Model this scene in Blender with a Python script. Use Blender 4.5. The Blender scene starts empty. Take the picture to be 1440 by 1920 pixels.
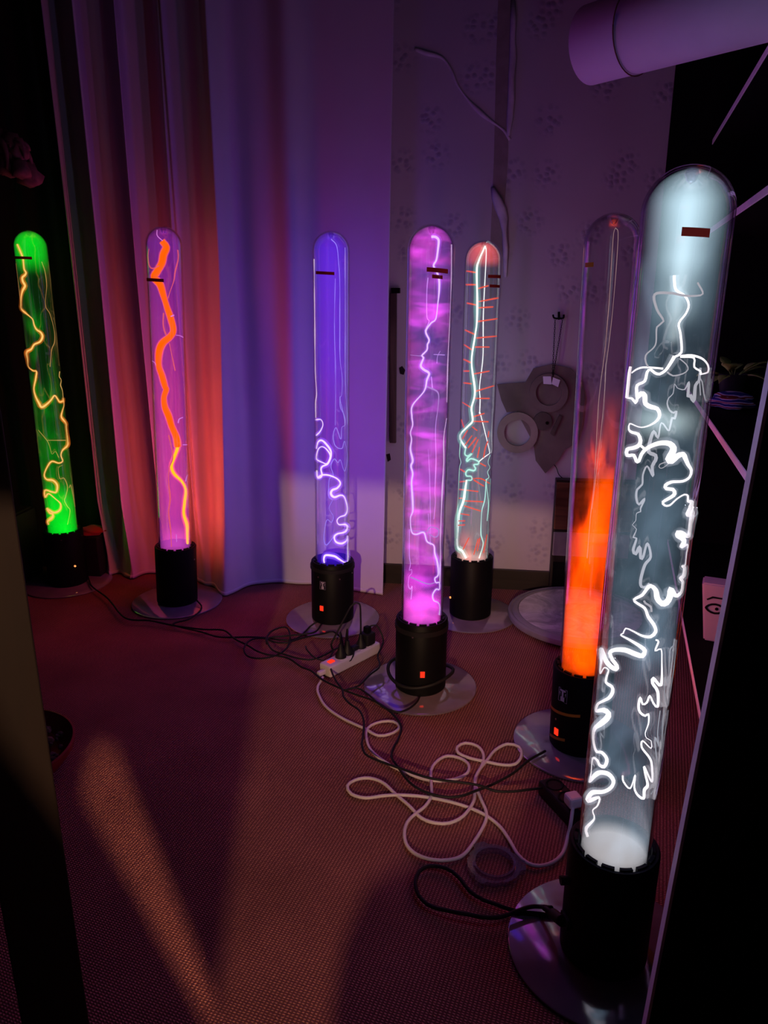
import bpy, bmesh, math, random
from mathutils import Vector, Matrix

# ------------------------------------------------------------------ camera, world, exposure
scene = bpy.context.scene
COL = scene.collection
FPX, PITCH, CAMH = 1400.0, math.radians(16.3), 1.2
cd = bpy.data.cameras.new('camera'); cam = bpy.data.objects.new('camera', cd); COL.objects.link(cam)
cd.sensor_fit = 'HORIZONTAL'; cd.sensor_width = 36.0; cd.lens = 36.0 * FPX / 1440.0
cd.clip_start = 0.02; cd.clip_end = 50
cam.location = (0, 0, CAMH); cam.rotation_euler = (math.pi / 2 - PITCH, 0, 0)
scene.camera = cam
w = bpy.data.worlds.new('world'); scene.world = w; w.use_nodes = True
w.node_tree.nodes['Background'].inputs[0].default_value = (0.10, 0.07, 0.16, 1)
w.node_tree.nodes['Background'].inputs[1].default_value = 0.02
vs = scene.view_settings
vs.view_transform = 'Standard'; vs.look = 'None'; vs.exposure = 0.0; vs.gamma = 1.0; vs.use_curve_mapping = False
cy = scene.cycles
cy.transparent_max_bounces = 32; cy.max_bounces = 5; cy.glossy_bounces = 2; cy.diffuse_bounces = 2
cy.sample_clamp_indirect = 4.0; cy.use_denoising = True; cy.use_light_tree = False
cy.caustics_reflective = False; cy.caustics_refractive = False

# warm lamp of the neighbouring room, shining through holes cut in the added wall behind the camera
LAMP = Vector((-0.45, -2.6, 1.75))
ld = bpy.data.lights.new('neighbour_room_lamp', 'POINT'); ld.energy = 350; ld.color = (1.0, 0.58, 0.34)
ld.shadow_soft_size = 0.022
lo = bpy.data.objects.new('neighbour_room_lamp', ld); lo.location = LAMP; COL.objects.link(lo)
# added spotlight, further right, that throws the floor strip through its own hole
LAMP2 = Vector((1.45, -2.6, 1.75))
ld2 = bpy.data.lights.new('added_strip_spot', 'SPOT'); ld2.energy = 1000; ld2.color = (1.0, 0.54, 0.30)
ld2.spot_size = math.radians(24); ld2.spot_blend = 0.3; ld2.shadow_soft_size = 0.018
lo2 = bpy.data.objects.new('added_strip_spot', ld2); lo2.location = LAMP2
lo2.rotation_euler = (Vector((-0.56, 1.40, 0)) - LAMP2).to_track_quat('-Z', 'Y').to_euler(); COL.objects.link(lo2)

# ------------------------------------------------------------------ helpers
CS, SN = math.cos(PITCH), math.sin(PITCH)
def ray(px, py):
    a = (px - 720) / FPX; b = (py - 960) / FPX
    return Vector((a, CS - b * SN, -SN - b * CS))
def fl(px, py, z=0.0):
    r = ray(px, py); t = (z - CAMH) / r.z
    return Vector((r.x * t, r.y * t, z))
def at(px, py, Y):
    r = ray(px, py); t = Y / r.y
    return Vector((r.x * t, Y, CAMH + r.z * t))
WALL0, WSL = 3.03, -0.14                       # back wall: y = WALL0 + WSL * x
def onwall(px, py, off=0.0):
    r = ray(px, py); t = (WALL0 - off) / (r.y - WSL * r.x)
    return Vector((r.x * t, r.y * t, CAMH + r.z * t))

def link(o, parent=None):
    COL.objects.link(o)
    if parent: o.parent = parent
    return o
def tag(o, label=None, cat=None, group=None, kind=None):
    if label: o['label'] = label
    if cat: o['category'] = cat
    if group: o['group'] = group
    if kind: o['kind'] = kind
    return o
def thing(name, label, cat, loc=(0, 0, 0), rz=0, group=None):
    o = bpy.data.objects.new(name, None); o.empty_display_size = 0.05
    o.location = loc; o.rotation_euler = (0, 0, rz); link(o)
    return tag(o, label, cat, group)
def mesh_obj(name, verts, faces, mat, parent=None, smooth=False, loc=None):
    me = bpy.data.meshes.new(name); me.from_pydata([tuple(v) for v in verts], [], faces)
    me.materials.append(mat)
    if smooth:
        for p in me.polygons: p.use_smooth = True
    me.update()
    o = bpy.data.objects.new(name, me); link(o, parent)
    if loc is not None: o.location = loc
    return o
def bm_obj(name, bm, mat, parent=None, smooth=False, loc=None):
    me = bpy.data.meshes.new(name); bm.to_mesh(me); bm.free(); me.materials.append(mat)
    if smooth:
        for p in me.polygons: p.use_smooth = True
    o = bpy.data.objects.new(name, me); link(o, parent)
    if loc is not None: o.location = loc
    return o
def box(name, c, s, mat, parent=None, bev=0.0, rz=0.0, seg=2):
    bm = bmesh.new(); bmesh.ops.create_cube(bm, size=1.0)
    for v in bm.verts: v.co = Vector((v.co.x * s[0], v.co.y * s[1], v.co.z * s[2]))
    if bev > 0: bmesh.ops.bevel(bm, geom=bm.edges[:], offset=bev, segments=seg, affect='EDGES', profile=0.5)
    M_ = Matrix.Rotation(rz, 4, 'Z'); M_.translation = Vector(c)
    bm.transform(M_)
    return bm_obj(name, bm, mat, parent)
def lathe(name, prof, mat, parent=None, n=48, smooth=True, loc=None, closed=False):
    verts, faces, rows = [], [], []
    for r, z in prof:
        if r < 1e-6: rows.append([len(verts)]); verts.append((0, 0, z)); continue
        row = []
        for i in range(n):
            a = 2 * math.pi * i / n
            row.append(len(verts)); verts.append((r * math.cos(a), r * math.sin(a), z))
        rows.append(row)
    prs = list(zip(rows, rows[1:]))
    if closed: prs.append((rows[-1], rows[0]))
    for A, B in prs:
        if len(A) == 1 and len(B) == 1: continue
        for i in range(n):
            j = (i + 1) % n
            if len(A) == 1: faces.append((A[0], B[j], B[i]))
            elif len(B) == 1: faces.append((A[i], A[j], B[0]))
            else: faces.append((A[i], A[j], B[j], B[i]))
    o = mesh_obj(name, verts, faces, mat, parent, smooth, loc)
    if smooth:
        m = o.modifiers.new('edges', 'EDGE_SPLIT'); m.split_angle = math.radians(40)
    return o
def spline(pts, step):
    P = [Vector(p) for p in pts]
    if len(P) < 3:
        n = max(2, int((P[1] - P[0]).length / step)); return [P[0].lerp(P[1], i / n) for i in range(n + 1)]
    P = [P[0] * 2 - P[1]] + P + [P[-1] * 2 - P[-2]]
    out = []
    for i in range(1, len(P) - 2):
        a, b, c, d = P[i - 1], P[i], P[i + 1], P[i + 2]
        n = max(2, int((c - b).length / step))
        for k in range(n):
            t = k / n
            out.append(0.5 * ((2 * b) + (c - a) * t + (2 * a - 5 * b + 4 * c - d) * t * t + (3 * b - a - 3 * c + d) * t ** 3))
    out.append(P[-2]); return out
def sweep_data(pts, rad, n=6, verts=None, faces=None):
    """tube along pts; rad is a number or a list of radii"""
    if verts is None: verts, faces = [], []
    N = len(pts); up = Vector((0.31, 0.83, 0.46)).normalized(); base = len(verts)
    for i, p in enumerate(pts):
        t = (pts[min(i + 1, N - 1)] - pts[max(i - 1, 0)])
        t = t.normalized() if t.length > 1e-9 else Vector((0, 0, 1))
        u = up - t * up.dot(t)
        if u.length < 1e-4: u = t.orthogonal()
        u.normalize(); up = u; v = t.cross(u)
        r = rad[i] if isinstance(rad, (list, tuple)) else rad
        for k in range(n):
            a = 2 * math.pi * k / n
            verts.append(p + (u * math.cos(a) + v * math.sin(a)) * r)
    for i in range(N - 1):
        for k in range(n):
            l = (k + 1) % n
            faces.append((base + i * n + k, base + i * n + l, base + (i + 1) * n + l, base + (i + 1) * n + k))
    faces.append(tuple(base + k for k in range(n))[::-1])
    faces.append(tuple(base + (N - 1) * n + k for k in range(n)))
    return verts, faces
def sweep(name, pts, rad, mat, parent=None, n=8, smooth=True):
    v, f = sweep_data(pts, rad, n)
    return mesh_obj(name, v, f, mat, parent, smooth)
def prism(name, poly, th, mat, parent=None, M_=None, bev=0.0, holes=()):
    """flat polygon (x, z) extruded along -y by th, then moved by M_"""
    bm = bmesh.new()
    def loop(pl):
        vs_ = [bm.verts.new((x, 0, z)) for x, z in pl]
        return [bm.edges.new((vs_[i], vs_[(i + 1) % len(vs_)])) for i in range(len(vs_))]
    E_ = loop(poly)
    for h in holes: E_ += loop(h)
    bmesh.ops.triangle_fill(bm, use_beauty=True, use_dissolve=False, edges=E_)
    r = bmesh.ops.extrude_face_region(bm, geom=bm.faces[:])
    bmesh.ops.translate(bm, verts=[g for g in r['geom'] if isinstance(g, bmesh.types.BMVert)], vec=(0, -th, 0))
    bmesh.ops.recalc_face_normals(bm, faces=bm.faces[:])
    if M_ is not None: bm.transform(M_)
    return bm_obj(name, bm, mat, parent)
def circ(cx, cz, r, n=28, ry=None):
    return [(cx + r * math.cos(2 * math.pi * i / n), cz + (ry or r) * math.sin(2 * math.pi * i / n)) for i in range(n)]

# ------------------------------------------------------------------ materials
def new_mat(name):
    m = bpy.data.materials.new(name); m.use_nodes = True
    nt = m.node_tree; nt.nodes.clear()
    return m, nt, nt.nodes.new('ShaderNodeOutputMaterial')
def N(nt, t, **kw):
    n = nt.nodes.new(t)
    for k, v in kw.items():
        if hasattr(n, k): setattr(n, k, v)
    return n
def L(nt, a, b): nt.links.new(a, b)
def pbr(name, col, rough=0.6, metal=0.0, var=0.12, scale=18.0, bump=0.0, spec=0.4, coat=0.0):
    m, nt, out = new_mat(name)
    b = N(nt, 'ShaderNodeBsdfPrincipled'); L(nt, b.outputs[0], out.inputs[0])
    b.inputs['Roughness'].default_value = rough; b.inputs['Metallic'].default_value = metal
    b.inputs['Specular IOR Level'].default_value = spec; b.inputs['Coat Weight'].default_value = coat
    tc = N(nt, 'ShaderNodeTexCoord'); no = N(nt, 'ShaderNodeTexNoise'); no.inputs['Scale'].default_value = scale
    no.inputs['Detail'].default_value = 5
    L(nt, tc.outputs['Object'], no.inputs['Vector'])
    mr = N(nt, 'ShaderNodeMapRange'); mr.inputs[1].default_value = 0.3; mr.inputs[2].default_value = 0.7
    mr.inputs[3].default_value = 1 - var; mr.inputs[4].default_value = 1 + var
    L(nt, no.outputs['Fac'], mr.inputs[0])
    sc = N(nt, 'ShaderNodeVectorMath', operation='SCALE'); sc.inputs[0].default_value = col[:3]
    L(nt, mr.outputs[0], sc.inputs['Scale']); L(nt, sc.outputs[0], b.inputs['Base Color'])
    if bump > 0:
        bp = N(nt, 'ShaderNodeBump'); bp.inputs['Strength'].default_value = bump; bp.inputs['Distance'].default_value = 0.004
        L(nt, no.outputs['Fac'], bp.inputs['Height']); L(nt, bp.outputs[0], b.inputs['Normal'])
    return m
def emit(name, col, s):
    m, nt, out = new_mat(name); e = N(nt, 'ShaderNodeEmission')
    e.inputs[0].default_value = (*col, 1); e.inputs[1].default_value = s
    L(nt, e.outputs[0], out.inputs[0]); m.cycles.emission_sampling = 'NONE'
    return m
def glow_vol(name, col, s):
    m, nt, out = new_mat(name); e = N(nt, 'ShaderNodeEmission')
    e.inputs[0].default_value = (*col, 1); e.inputs[1].default_value = s
    L(nt, e.outputs[0], out.inputs['Volume'])
    return m
def glass_mat(name, tint=(1, 1, 1), lo=0.035, hi=0.95, power=2.6, rough=0.02):
    m, nt, out = new_mat(name)
    tr = N(nt, 'ShaderNodeBsdfTransparent'); tr.inputs[0].default_value = (*tint, 1)
    gl = N(nt, 'ShaderNodeBsdfGlossy'); gl.inputs['Roughness'].default_value = rough
    gl.inputs['Color'].default_value = (0.95, 0.95, 1, 1)
    lw = N(nt, 'ShaderNodeLayerWeight'); lw.inputs['Blend'].default_value = 0.5
    pw = N(nt, 'ShaderNodeMath', operation='POWER'); pw.inputs[1].default_value = power
    L(nt, lw.outputs['Facing'], pw.inputs[0])
    mr = N(nt, 'ShaderNodeMapRange'); mr.inputs[3].default_value = lo; mr.inputs[4].default_value = hi
    L(nt, pw.outputs[0], mr.inputs[0])
    mx = N(nt, 'ShaderNodeMixShader'); L(nt, mr.outputs[0], mx.inputs[0])
    L(nt, tr.outputs[0], mx.inputs[1]); L(nt, gl.outputs[0], mx.inputs[2]); L(nt, mx.outputs[0], out.inputs[0])
    return m
def gas_mat(name, layers, H0, H1, seed=0.0, step=0.5):
    """glowing gas: sum of layers, each = colour, strength per metre, height ramp [(t, v)], noise (scale xyz, lo, hi), radial (centre, edge)"""
    m, nt, out = new_mat(name); m.cycles.volume_step_rate = step
    tc = N(nt, 'ShaderNodeTexCoord'); sp = N(nt, 'ShaderNodeSeparateXYZ'); L(nt, tc.outputs['Object'], sp.inputs[0])
    zr = N(nt, 'ShaderNodeMapRange'); zr.inputs[1].default_value = H0; zr.inputs[2].default_value = H1
    L(nt, sp.outputs['Z'], zr.inputs[0])
    xx = N(nt, 'ShaderNodeMath', operation='MULTIPLY'); L(nt, sp.outputs['X'], xx.inputs[0]); L(nt, sp.outputs['X'], xx.inputs[1])
    yy = N(nt, 'ShaderNodeMath', operation='MULTIPLY_ADD'); L(nt, sp.outputs['Y'], yy.inputs[0]); L(nt, sp.outputs['Y'], yy.inputs[1]); L(nt, xx.outputs[0], yy.inputs[2])
    rr = N(nt, 'ShaderNodeMath', operation='SQRT'); L(nt, yy.outputs[0], rr.inputs[0])
    acc = None
    for i, ly in enumerate(layers):
        cr = N(nt, 'ShaderNodeValToRGB'); el = cr.color_ramp.elements
        while len(el) > 1: el.remove(el[-1])
        el[0].position, v = ly['z'][0]; el[0].color = (v, v, v, 1)
        for t, v in ly['z'][1:]:
            e_ = el.new(t); e_.color = (v, v, v, 1)
        cr.color_ramp.interpolation = 'EASE'
        L(nt, zr.outputs[0], cr.inputs[0])
        f = N(nt, 'ShaderNodeMath', operation='MULTIPLY'); f.inputs[1].default_value = ly['s']; L(nt, cr.outputs[0], f.inputs[0])
        if 'n' in ly:
            sc, lo_, hi_ = ly['n']
            mp = N(nt, 'ShaderNodeMapping'); mp.inputs['Scale'].default_value = sc
            mp.inputs['Location'].default_value = (seed + i * 3.1, seed * 1.7 + i, seed * 0.6 - i)
            mp.inputs['Rotation'].default_value = ly.get('rot', (0, 0, 0))
            L(nt, tc.outputs['Object'], mp.inputs[0])
            no = N(nt, 'ShaderNodeTexNoise'); no.inputs['Scale'].default_value = 1; no.inputs['Detail'].default_value = 2
            no.inputs['Distortion'].default_value = ly.get('dist', 0.4)
            L(nt, mp.outputs[0], no.inputs['Vector'])
            mr = N(nt, 'ShaderNodeMapRange'); mr.inputs[1].default_value = lo_; mr.inputs[2].default_value = hi_
            L(nt, no.outputs['Fac'], mr.inputs[0])
            g = N(nt, 'ShaderNodeMath', operation='MULTIPLY'); L(nt, f.outputs[0], g.inputs[0]); L(nt, mr.outputs[0], g.inputs[1]); f = g
        if 'r' in ly:
            r0, r1 = ly['r']
            mr = N(nt, 'ShaderNodeMapRange'); mr.inputs[1].default_value = r0; mr.inputs[2].default_value = r1
            L(nt, rr.outputs[0], mr.inputs[0])
            g = N(nt, 'ShaderNodeMath', operation='MULTIPLY'); L(nt, f.outputs[0], g.inputs[0]); L(nt, mr.outputs[0], g.inputs[1]); f = g
        vm = N(nt, 'ShaderNodeVectorMath', operation='SCALE'); vm.inputs[0].default_value = ly['c']; L(nt, f.outputs[0], vm.inputs['Scale'])
        if acc is None: acc = vm
        else:
            ad = N(nt, 'ShaderNodeVectorMath', operation='ADD'); L(nt, acc.outputs[0], ad.inputs[0]); L(nt, vm.outputs[0], ad.inputs[1]); acc = ad
    e = N(nt, 'ShaderNodeEmission'); e.inputs[1].default_value = 1.0
    L(nt, acc.outputs[0], e.inputs[0]); L(nt, e.outputs[0], out.inputs['Volume'])
    return m

def carpet_mat():
    m, nt, out = new_mat('ribbed_carpet')
    b = N(nt, 'ShaderNodeBsdfPrincipled'); L(nt, b.outputs[0], out.inputs[0]); b.inputs['Roughness'].default_value = 0.95
    b.inputs['Specular IOR Level'].default_value = 0.1
    tc = N(nt, 'ShaderNodeTexCoord'); mp = N(nt, 'ShaderNodeMapping'); mp.inputs['Rotation'].default_value = (0, 0, math.radians(20))
    L(nt, tc.outputs['Object'], mp.inputs[0])
    w1 = N(nt, 'ShaderNodeTexWave'); w1.bands_direction = 'X'; w1.inputs['Scale'].default_value = 42; w1.inputs['Distortion'].default_value = 1.2
    w1.inputs['Detail'].default_value = 2; w1.inputs['Detail Scale'].default_value = 2.5
    w2 = N(nt, 'ShaderNodeTexWave'); w2.bands_direction = 'Y'; w2.inputs['Scale'].default_value = 62; w2.inputs['Distortion'].default_value = 1.6
    w2.inputs['Detail'].default_value = 2; w2.inputs['Detail Scale'].default_value = 3
    L(nt, mp.outputs[0], w1.inputs[0]); L(nt, mp.outputs[0], w2.inputs[0])
    mu = N(nt, 'ShaderNodeMath', operation='MULTIPLY'); L(nt, w1.outputs['Fac'], mu.inputs[0]); L(nt, w2.outputs['Fac'], mu.inputs[1])
    cr = N(nt, 'ShaderNodeValToRGB'); cr.color_ramp.elements[0].position = 0.05; cr.color_ramp.elements[1].position = 0.6
    cr.color_ramp.elements[0].color = (0.15, 0.054, 0.044, 1); cr.color_ramp.elements[1].color = (0.48, 0.21, 0.16, 1)
    L(nt, mu.outputs[0], cr.inputs[0])
    no = N(nt, 'ShaderNodeTexNoise'); no.inputs['Scale'].default_value = 3.5; no.inputs['Detail'].default_value = 6; L(nt, tc.outputs['Object'], no.inputs['Vector'])
    mr = N(nt, 'ShaderNodeMapRange'); mr.inputs[1].default_value = 0.3; mr.inputs[2].default_value = 0.7; mr.inputs[3].default_value = 0.8; mr.inputs[4].default_value = 1.15
    L(nt, no.outputs['Fac'], mr.inputs[0])
    sc = N(nt, 'ShaderNodeVectorMath', operation='SCALE'); L(nt, cr.outputs[0], sc.inputs[0]); L(nt, mr.outputs[0], sc.inputs['Scale'])
    L(nt, sc.outputs[0], b.inputs['Base Color'])
    bp = N(nt, 'ShaderNodeBump'); bp.inputs['Strength'].default_value = 0.8; bp.inputs['Distance'].default_value = 0.003
    L(nt, mu.outputs[0], bp.inputs['Height']); L(nt, bp.outputs[0], b.inputs['Normal'])
    return m
def wallpaper_mat(name='wallpaper', base=(0.50, 0.45, 0.46), pattern=1.0):
    m, nt, out = new_mat(name)
    b = N(nt, 'ShaderNodeBsdfPrincipled'); L(nt, b.outputs[0], out.inputs[0]); b.inputs['Roughness'].default_value = 0.7
    b.inputs['Specular IOR Level'].default_value = 0.2
    tc = N(nt, 'ShaderNodeTexCoord'); sp = N(nt, 'ShaderNodeSeparateXYZ'); L(nt, tc.outputs['Object'], sp.inputs[0])
    cb = N(nt, 'ShaderNodeCombineXYZ'); L(nt, sp.outputs['X'], cb.inputs[0]); L(nt, sp.outputs['Z'], cb.inputs[1])
    vo = N(nt, 'ShaderNodeTexVoronoi', voronoi_dimensions='2D'); vo.inputs['Scale'].default_value = 5.6; vo.inputs['Randomness'].default_value = 0.95
    L(nt, cb.outputs[0], vo.inputs['Vector'])
    v2 = N(nt, 'ShaderNodeTexVoronoi', voronoi_dimensions='2D'); v2.inputs['Scale'].default_value = 42; L(nt, cb.outputs[0], v2.inputs['Vector'])
    a = N(nt, 'ShaderNodeMapRange'); a.inputs[1].default_value = 0.34; a.inputs[2].default_value = 0.12; L(nt, vo.outputs['Distance'], a.inputs[0])
    c = N(nt, 'ShaderNodeMapRange'); c.inputs[1].default_value = 0.5; c.inputs[2].default_value = 0.15; L(nt, v2.outputs['Distance'], c.inputs[0])
    mu = N(nt, 'ShaderNodeMath', operation='MULTIPLY'); L(nt, a.outputs[0], mu.inputs[0]); L(nt, c.outputs[0], mu.inputs[1])
    m2 = N(nt, 'ShaderNodeMath', operation='MULTIPLY'); L(nt, mu.outputs[0], m2.inputs[0]); m2.inputs[1].default_value = 0.42 * pattern
    no = N(nt, 'ShaderNodeTexNoise'); no.inputs['Scale'].default_value = 2.2; no.inputs['Detail'].default_value = 6; L(nt, tc.outputs['Object'], no.inputs['Vector'])
    st = N(nt, 'ShaderNodeMix', data_type='RGBA'); st.inputs['A'].default_value = (*[x * 0.82 for x in base], 1); st.inputs['B'].default_value = (*[min(1, x * 1.12) for x in base], 1)
    L(nt, no.outputs['Fac'], st.inputs['Factor'])
    mx = N(nt, 'ShaderNodeMix', data_type='RGBA'); mx.inputs['B'].default_value = (0.20, 0.17, 0.27, 1)
    L(nt, m2.outputs[0], mx.inputs['Factor']); L(nt, st.outputs['Result'], mx.inputs['A']); L(nt, mx.outputs['Result'], b.inputs['Base Color'])
    bp = N(nt, 'ShaderNodeBump'); bp.inputs['Strength'].default_value = 0.5; bp.inputs['Distance'].default_value = 0.004
    L(nt, mu.outputs[0], bp.inputs['Height']); L(nt, bp.outputs[0], b.inputs['Normal'])
    return m
def wood_mat(name, c0, c1, rough=0.5, coat=0.0, axis='Z', scale=3.0):
    m, nt, out = new_mat(name)
    b = N(nt, 'ShaderNodeBsdfPrincipled'); L(nt, b.outputs[0], out.inputs[0]); b.inputs['Roughness'].default_value = rough
    b.inputs['Coat Weight'].default_value = coat
    tc = N(nt, 'ShaderNodeTexCoord'); mp = N(nt, 'ShaderNodeMapping')
    mp.inputs['Scale'].default_value = {'Z': (9, 9, 0.7), 'X': (0.7, 9, 9)}[axis]
    L(nt, tc.outputs['Object'], mp.inputs[0])
    no = N(nt, 'ShaderNodeTexNoise'); no.inputs['Scale'].default_value = scale; no.inputs['Detail'].default_value = 8; no.inputs['Distortion'].default_value = 1.2
    L(nt, mp.outputs[0], no.inputs['Vector'])
    cr = N(nt, 'ShaderNodeValToRGB'); cr.color_ramp.elements[0].position = 0.35; cr.color_ramp.elements[1].position = 0.65
    cr.color_ramp.elements[0].color = (*c0, 1); cr.color_ramp.elements[1].color = (*c1, 1)
    L(nt, no.outputs['Fac'], cr.inputs[0]); L(nt, cr.outputs[0], b.inputs['Base Color'])
    return m
def fabric_mat(name, col, scale=900):
    m, nt, out = new_mat(name)
    b = N(nt, 'ShaderNodeBsdfPrincipled'); b.inputs['Roughness'].default_value = 0.85
    b.inputs['Specular IOR Level'].default_value = 0.15; b.inputs['Sheen Weight'].default_value = 0.15
    tc = N(nt, 'ShaderNodeTexCoord'); no = N(nt, 'ShaderNodeTexNoise'); no.inputs['Scale'].default_value = 5; no.inputs['Detail'].default_value = 4
    L(nt, tc.outputs['Object'], no.inputs['Vector'])
    mr = N(nt, 'ShaderNodeMapRange'); mr.inputs[3].default_value = 0.92; mr.inputs[4].default_value = 1.06; L(nt, no.outputs['Fac'], mr.inputs[0])
    sc = N(nt, 'ShaderNodeVectorMath', operation='SCALE'); sc.inputs[0].default_value = col; L(nt, mr.outputs[0], sc.inputs['Scale']); L(nt, sc.outputs[0], b.inputs['Base Color'])
    wv = N(nt, 'ShaderNodeTexNoise'); wv.inputs['Scale'].default_value = scale; L(nt, tc.outputs['Object'], wv.inputs['Vector'])
    bp = N(nt, 'ShaderNodeBump'); bp.inputs['Strength'].default_value = 0.15; bp.inputs['Distance'].default_value = 0.001; L(nt, wv.outputs['Fac'], bp.inputs['Height']); L(nt, bp.outputs[0], b.inputs['Normal'])
    L(nt, b.outputs[0], out.inputs[0])
    return m
def disc_mat(name):
    """scuffed mirror-like acrylic plate"""
    m, nt, out = new_mat(name)
    d = N(nt, 'ShaderNodeBsdfDiffuse'); g = N(nt, 'ShaderNodeBsdfGlossy'); g.inputs['Roughness'].default_value = 0.09
    g.inputs['Color'].default_value = (0.46, 0.45, 0.48, 1)
    tc = N(nt, 'ShaderNodeTexCoord'); no = N(nt, 'ShaderNodeTexNoise'); no.inputs['Scale'].default_value = 9; no.inputs['Detail'].default_value = 7
    L(nt, tc.outputs['Object'], no.inputs['Vector'])
    cr = N(nt, 'ShaderNodeMapRange'); cr.inputs[1].default_value = 0.35; cr.inputs[2].default_value = 0.75; cr.inputs[3].default_value = 0.62; cr.inputs[4].default_value = 0.42
    L(nt, no.outputs['Fac'], cr.inputs[0])
    d.inputs[0].default_value = (0.36, 0.29, 0.31, 1)
    mx = N(nt, 'ShaderNodeMixShader'); L(nt, cr.outputs[0], mx.inputs[0]); L(nt, d.outputs[0], mx.inputs[1]); L(nt, g.outputs[0], mx.inputs[2]); L(nt, mx.outputs[0], out.inputs[0])
    return m

M = {}
M['carpet'] = carpet_mat(); M['wallpaper'] = wallpaper_mat()
M['plaster'] = pbr('dark_plaster', (0.10, 0.08, 0.08), 0.9, var=0.15)
M['plaster_dim'] = pbr('ceiling_paint', (0.06, 0.055, 0.06), 0.9)
M['torn'] = pbr('torn_wallpaper', (0.58, 0.52, 0.52), 0.8, scale=30, bump=0.2)
M['backing'] = pbr('bare_wall_strip', (0.30, 0.25, 0.21), 0.9, scale=25, bump=0.3)
M['baseboard'] = wood_mat('baseboard_wood', (0.010, 0.007, 0.006), (0.022, 0.015, 0.012), 0.5, axis='X')
M['curtain'] = fabric_mat('curtain_cloth', (0.60, 0.56, 0.60))
M['black'] = pbr('black_plastic', (0.004, 0.004, 0.0045), 0.5, spec=0.15)
M['matte_black'] = pbr('matt_black_board', (0.006, 0.006, 0.006), 0.8, spec=0.1)
M['black_rubber'] = pbr('black_rubber', (0.010, 0.010, 0.011), 0.55, spec=0.4)
M['white_plastic'] = pbr('white_plastic', (0.62, 0.58, 0.56), 0.4, var=0.05)
M['white_edge'] = pbr('pale_edge_band', (0.85, 0.80, 0.80), 0.5, var=0.06)
M['steel'] = pbr('steel', (0.6, 0.6, 0.62), 0.3, metal=1.0)
M['glass'] = glass_mat('tube_glass')
M['acrylic'] = glass_mat('acrylic_clear', (0.72, 0.66, 0.76), 0.12, 0.8, 2.0, 0.08)
M['disc'] = disc_mat('mirror_acrylic')
M['disc_edge'] = pbr('disc_edge', (0.03, 0.03, 0.035), 0.3)
def tape_mat():
    m, nt, out = new_mat('dark_red_tape'); d = N(nt, 'ShaderNodeBsdfDiffuse'); t = N(nt, 'ShaderNodeBsdfTranslucent'); a = N(nt, 'ShaderNodeAddShader')
    tc = N(nt, 'ShaderNodeTexCoord'); no = N(nt, 'ShaderNodeTexNoise'); no.inputs['Scale'].default_value = 60; L(nt, tc.outputs['Object'], no.inputs['Vector'])
    cr = N(nt, 'ShaderNodeValToRGB'); cr.color_ramp.elements[0].color = (0.22, 0.02, 0.01, 1); cr.color_ramp.elements[1].color = (0.34, 0.04, 0.02, 1)
    L(nt, no.outputs['Fac'], cr.inputs[0]); L(nt, cr.outputs[0], d.inputs[0]); t.inputs[0].default_value = (0.016, 0.0020, 0.0008, 1)
    L(nt, d.outputs[0], a.inputs[0]); L(nt, t.outputs[0], a.inputs[1]); L(nt, a.outputs[0], out.inputs[0]); return m
M['tape'] = tape_mat()
M['tape_orange'] = pbr('orange_tape', (0.55, 0.20, 0.02), 0.5)
M['emblem'] = pbr('emblem_print', (0.55, 0.52, 0.55), 0.5)
M['switch'] = emit('lit_red_switch', (1.0, 0.03, 0.01), 1.3)
M['pilot'] = emit('pilot_lamp', (1.0, 0.30, 0.08), 1.6)

# ------------------------------------------------------------------ the room
def struct(o): o['kind'] = 'structure'; return o
struct(mesh_obj('floor', [(-2.6, -3.2, 0), (2.0, -3.2, 0), (2.0, 3.6, 0), (-2.6, 3.6, 0)], [(0, 1, 2, 3)], M['carpet']))
struct(mesh_obj('ceiling', [(-2.6, -3.2, 2.6), (2.0, -3.2, 2.6), (2.0, 3.6, 2.6), (-2.6, 3.6, 2.6)], [(3, 2, 1, 0)], M['plaster_dim']))
WANG = math.atan(WSL)
def wall_slab(name, x0, x1, z0, z1, mat, off0=0.0, off1=-0.1):
    v = []
    for off in (off0, off1):
        for x, z in ((x0, z0), (x1, z0), (x1, z1), (x0, z1)): v.append((x, WALL0 + WSL * x - off, z))
    f = [(0, 1, 2, 3), (7, 6, 5, 4), (0, 4, 5, 1), (1, 5, 6, 2), (2, 6, 7, 3), (3, 7, 4, 0)]
    return mesh_obj(name, v, f, mat)
wall_back = struct(wall_slab('wall_back', -2.6, 2.0, 0, 2.6, M['wallpaper']))
struct(wall_slab('baseboard_back', -2.58, 1.15, 0, 0.085, M['baseboard'], 0.018, 0.0))
struct(box('wall_left', (-2.62, 0.2, 1.3), (0.08, 6.9, 2.6), M['plaster']))
struct(box('wall_right', (2.03, 0.2, 1.3), (0.08, 6.9, 2.6), M['plaster']))
struct(box('wall_rear', (-0.3, -3.22, 1.3), (4.6, 0.08, 2.6), M['plaster']))

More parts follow.
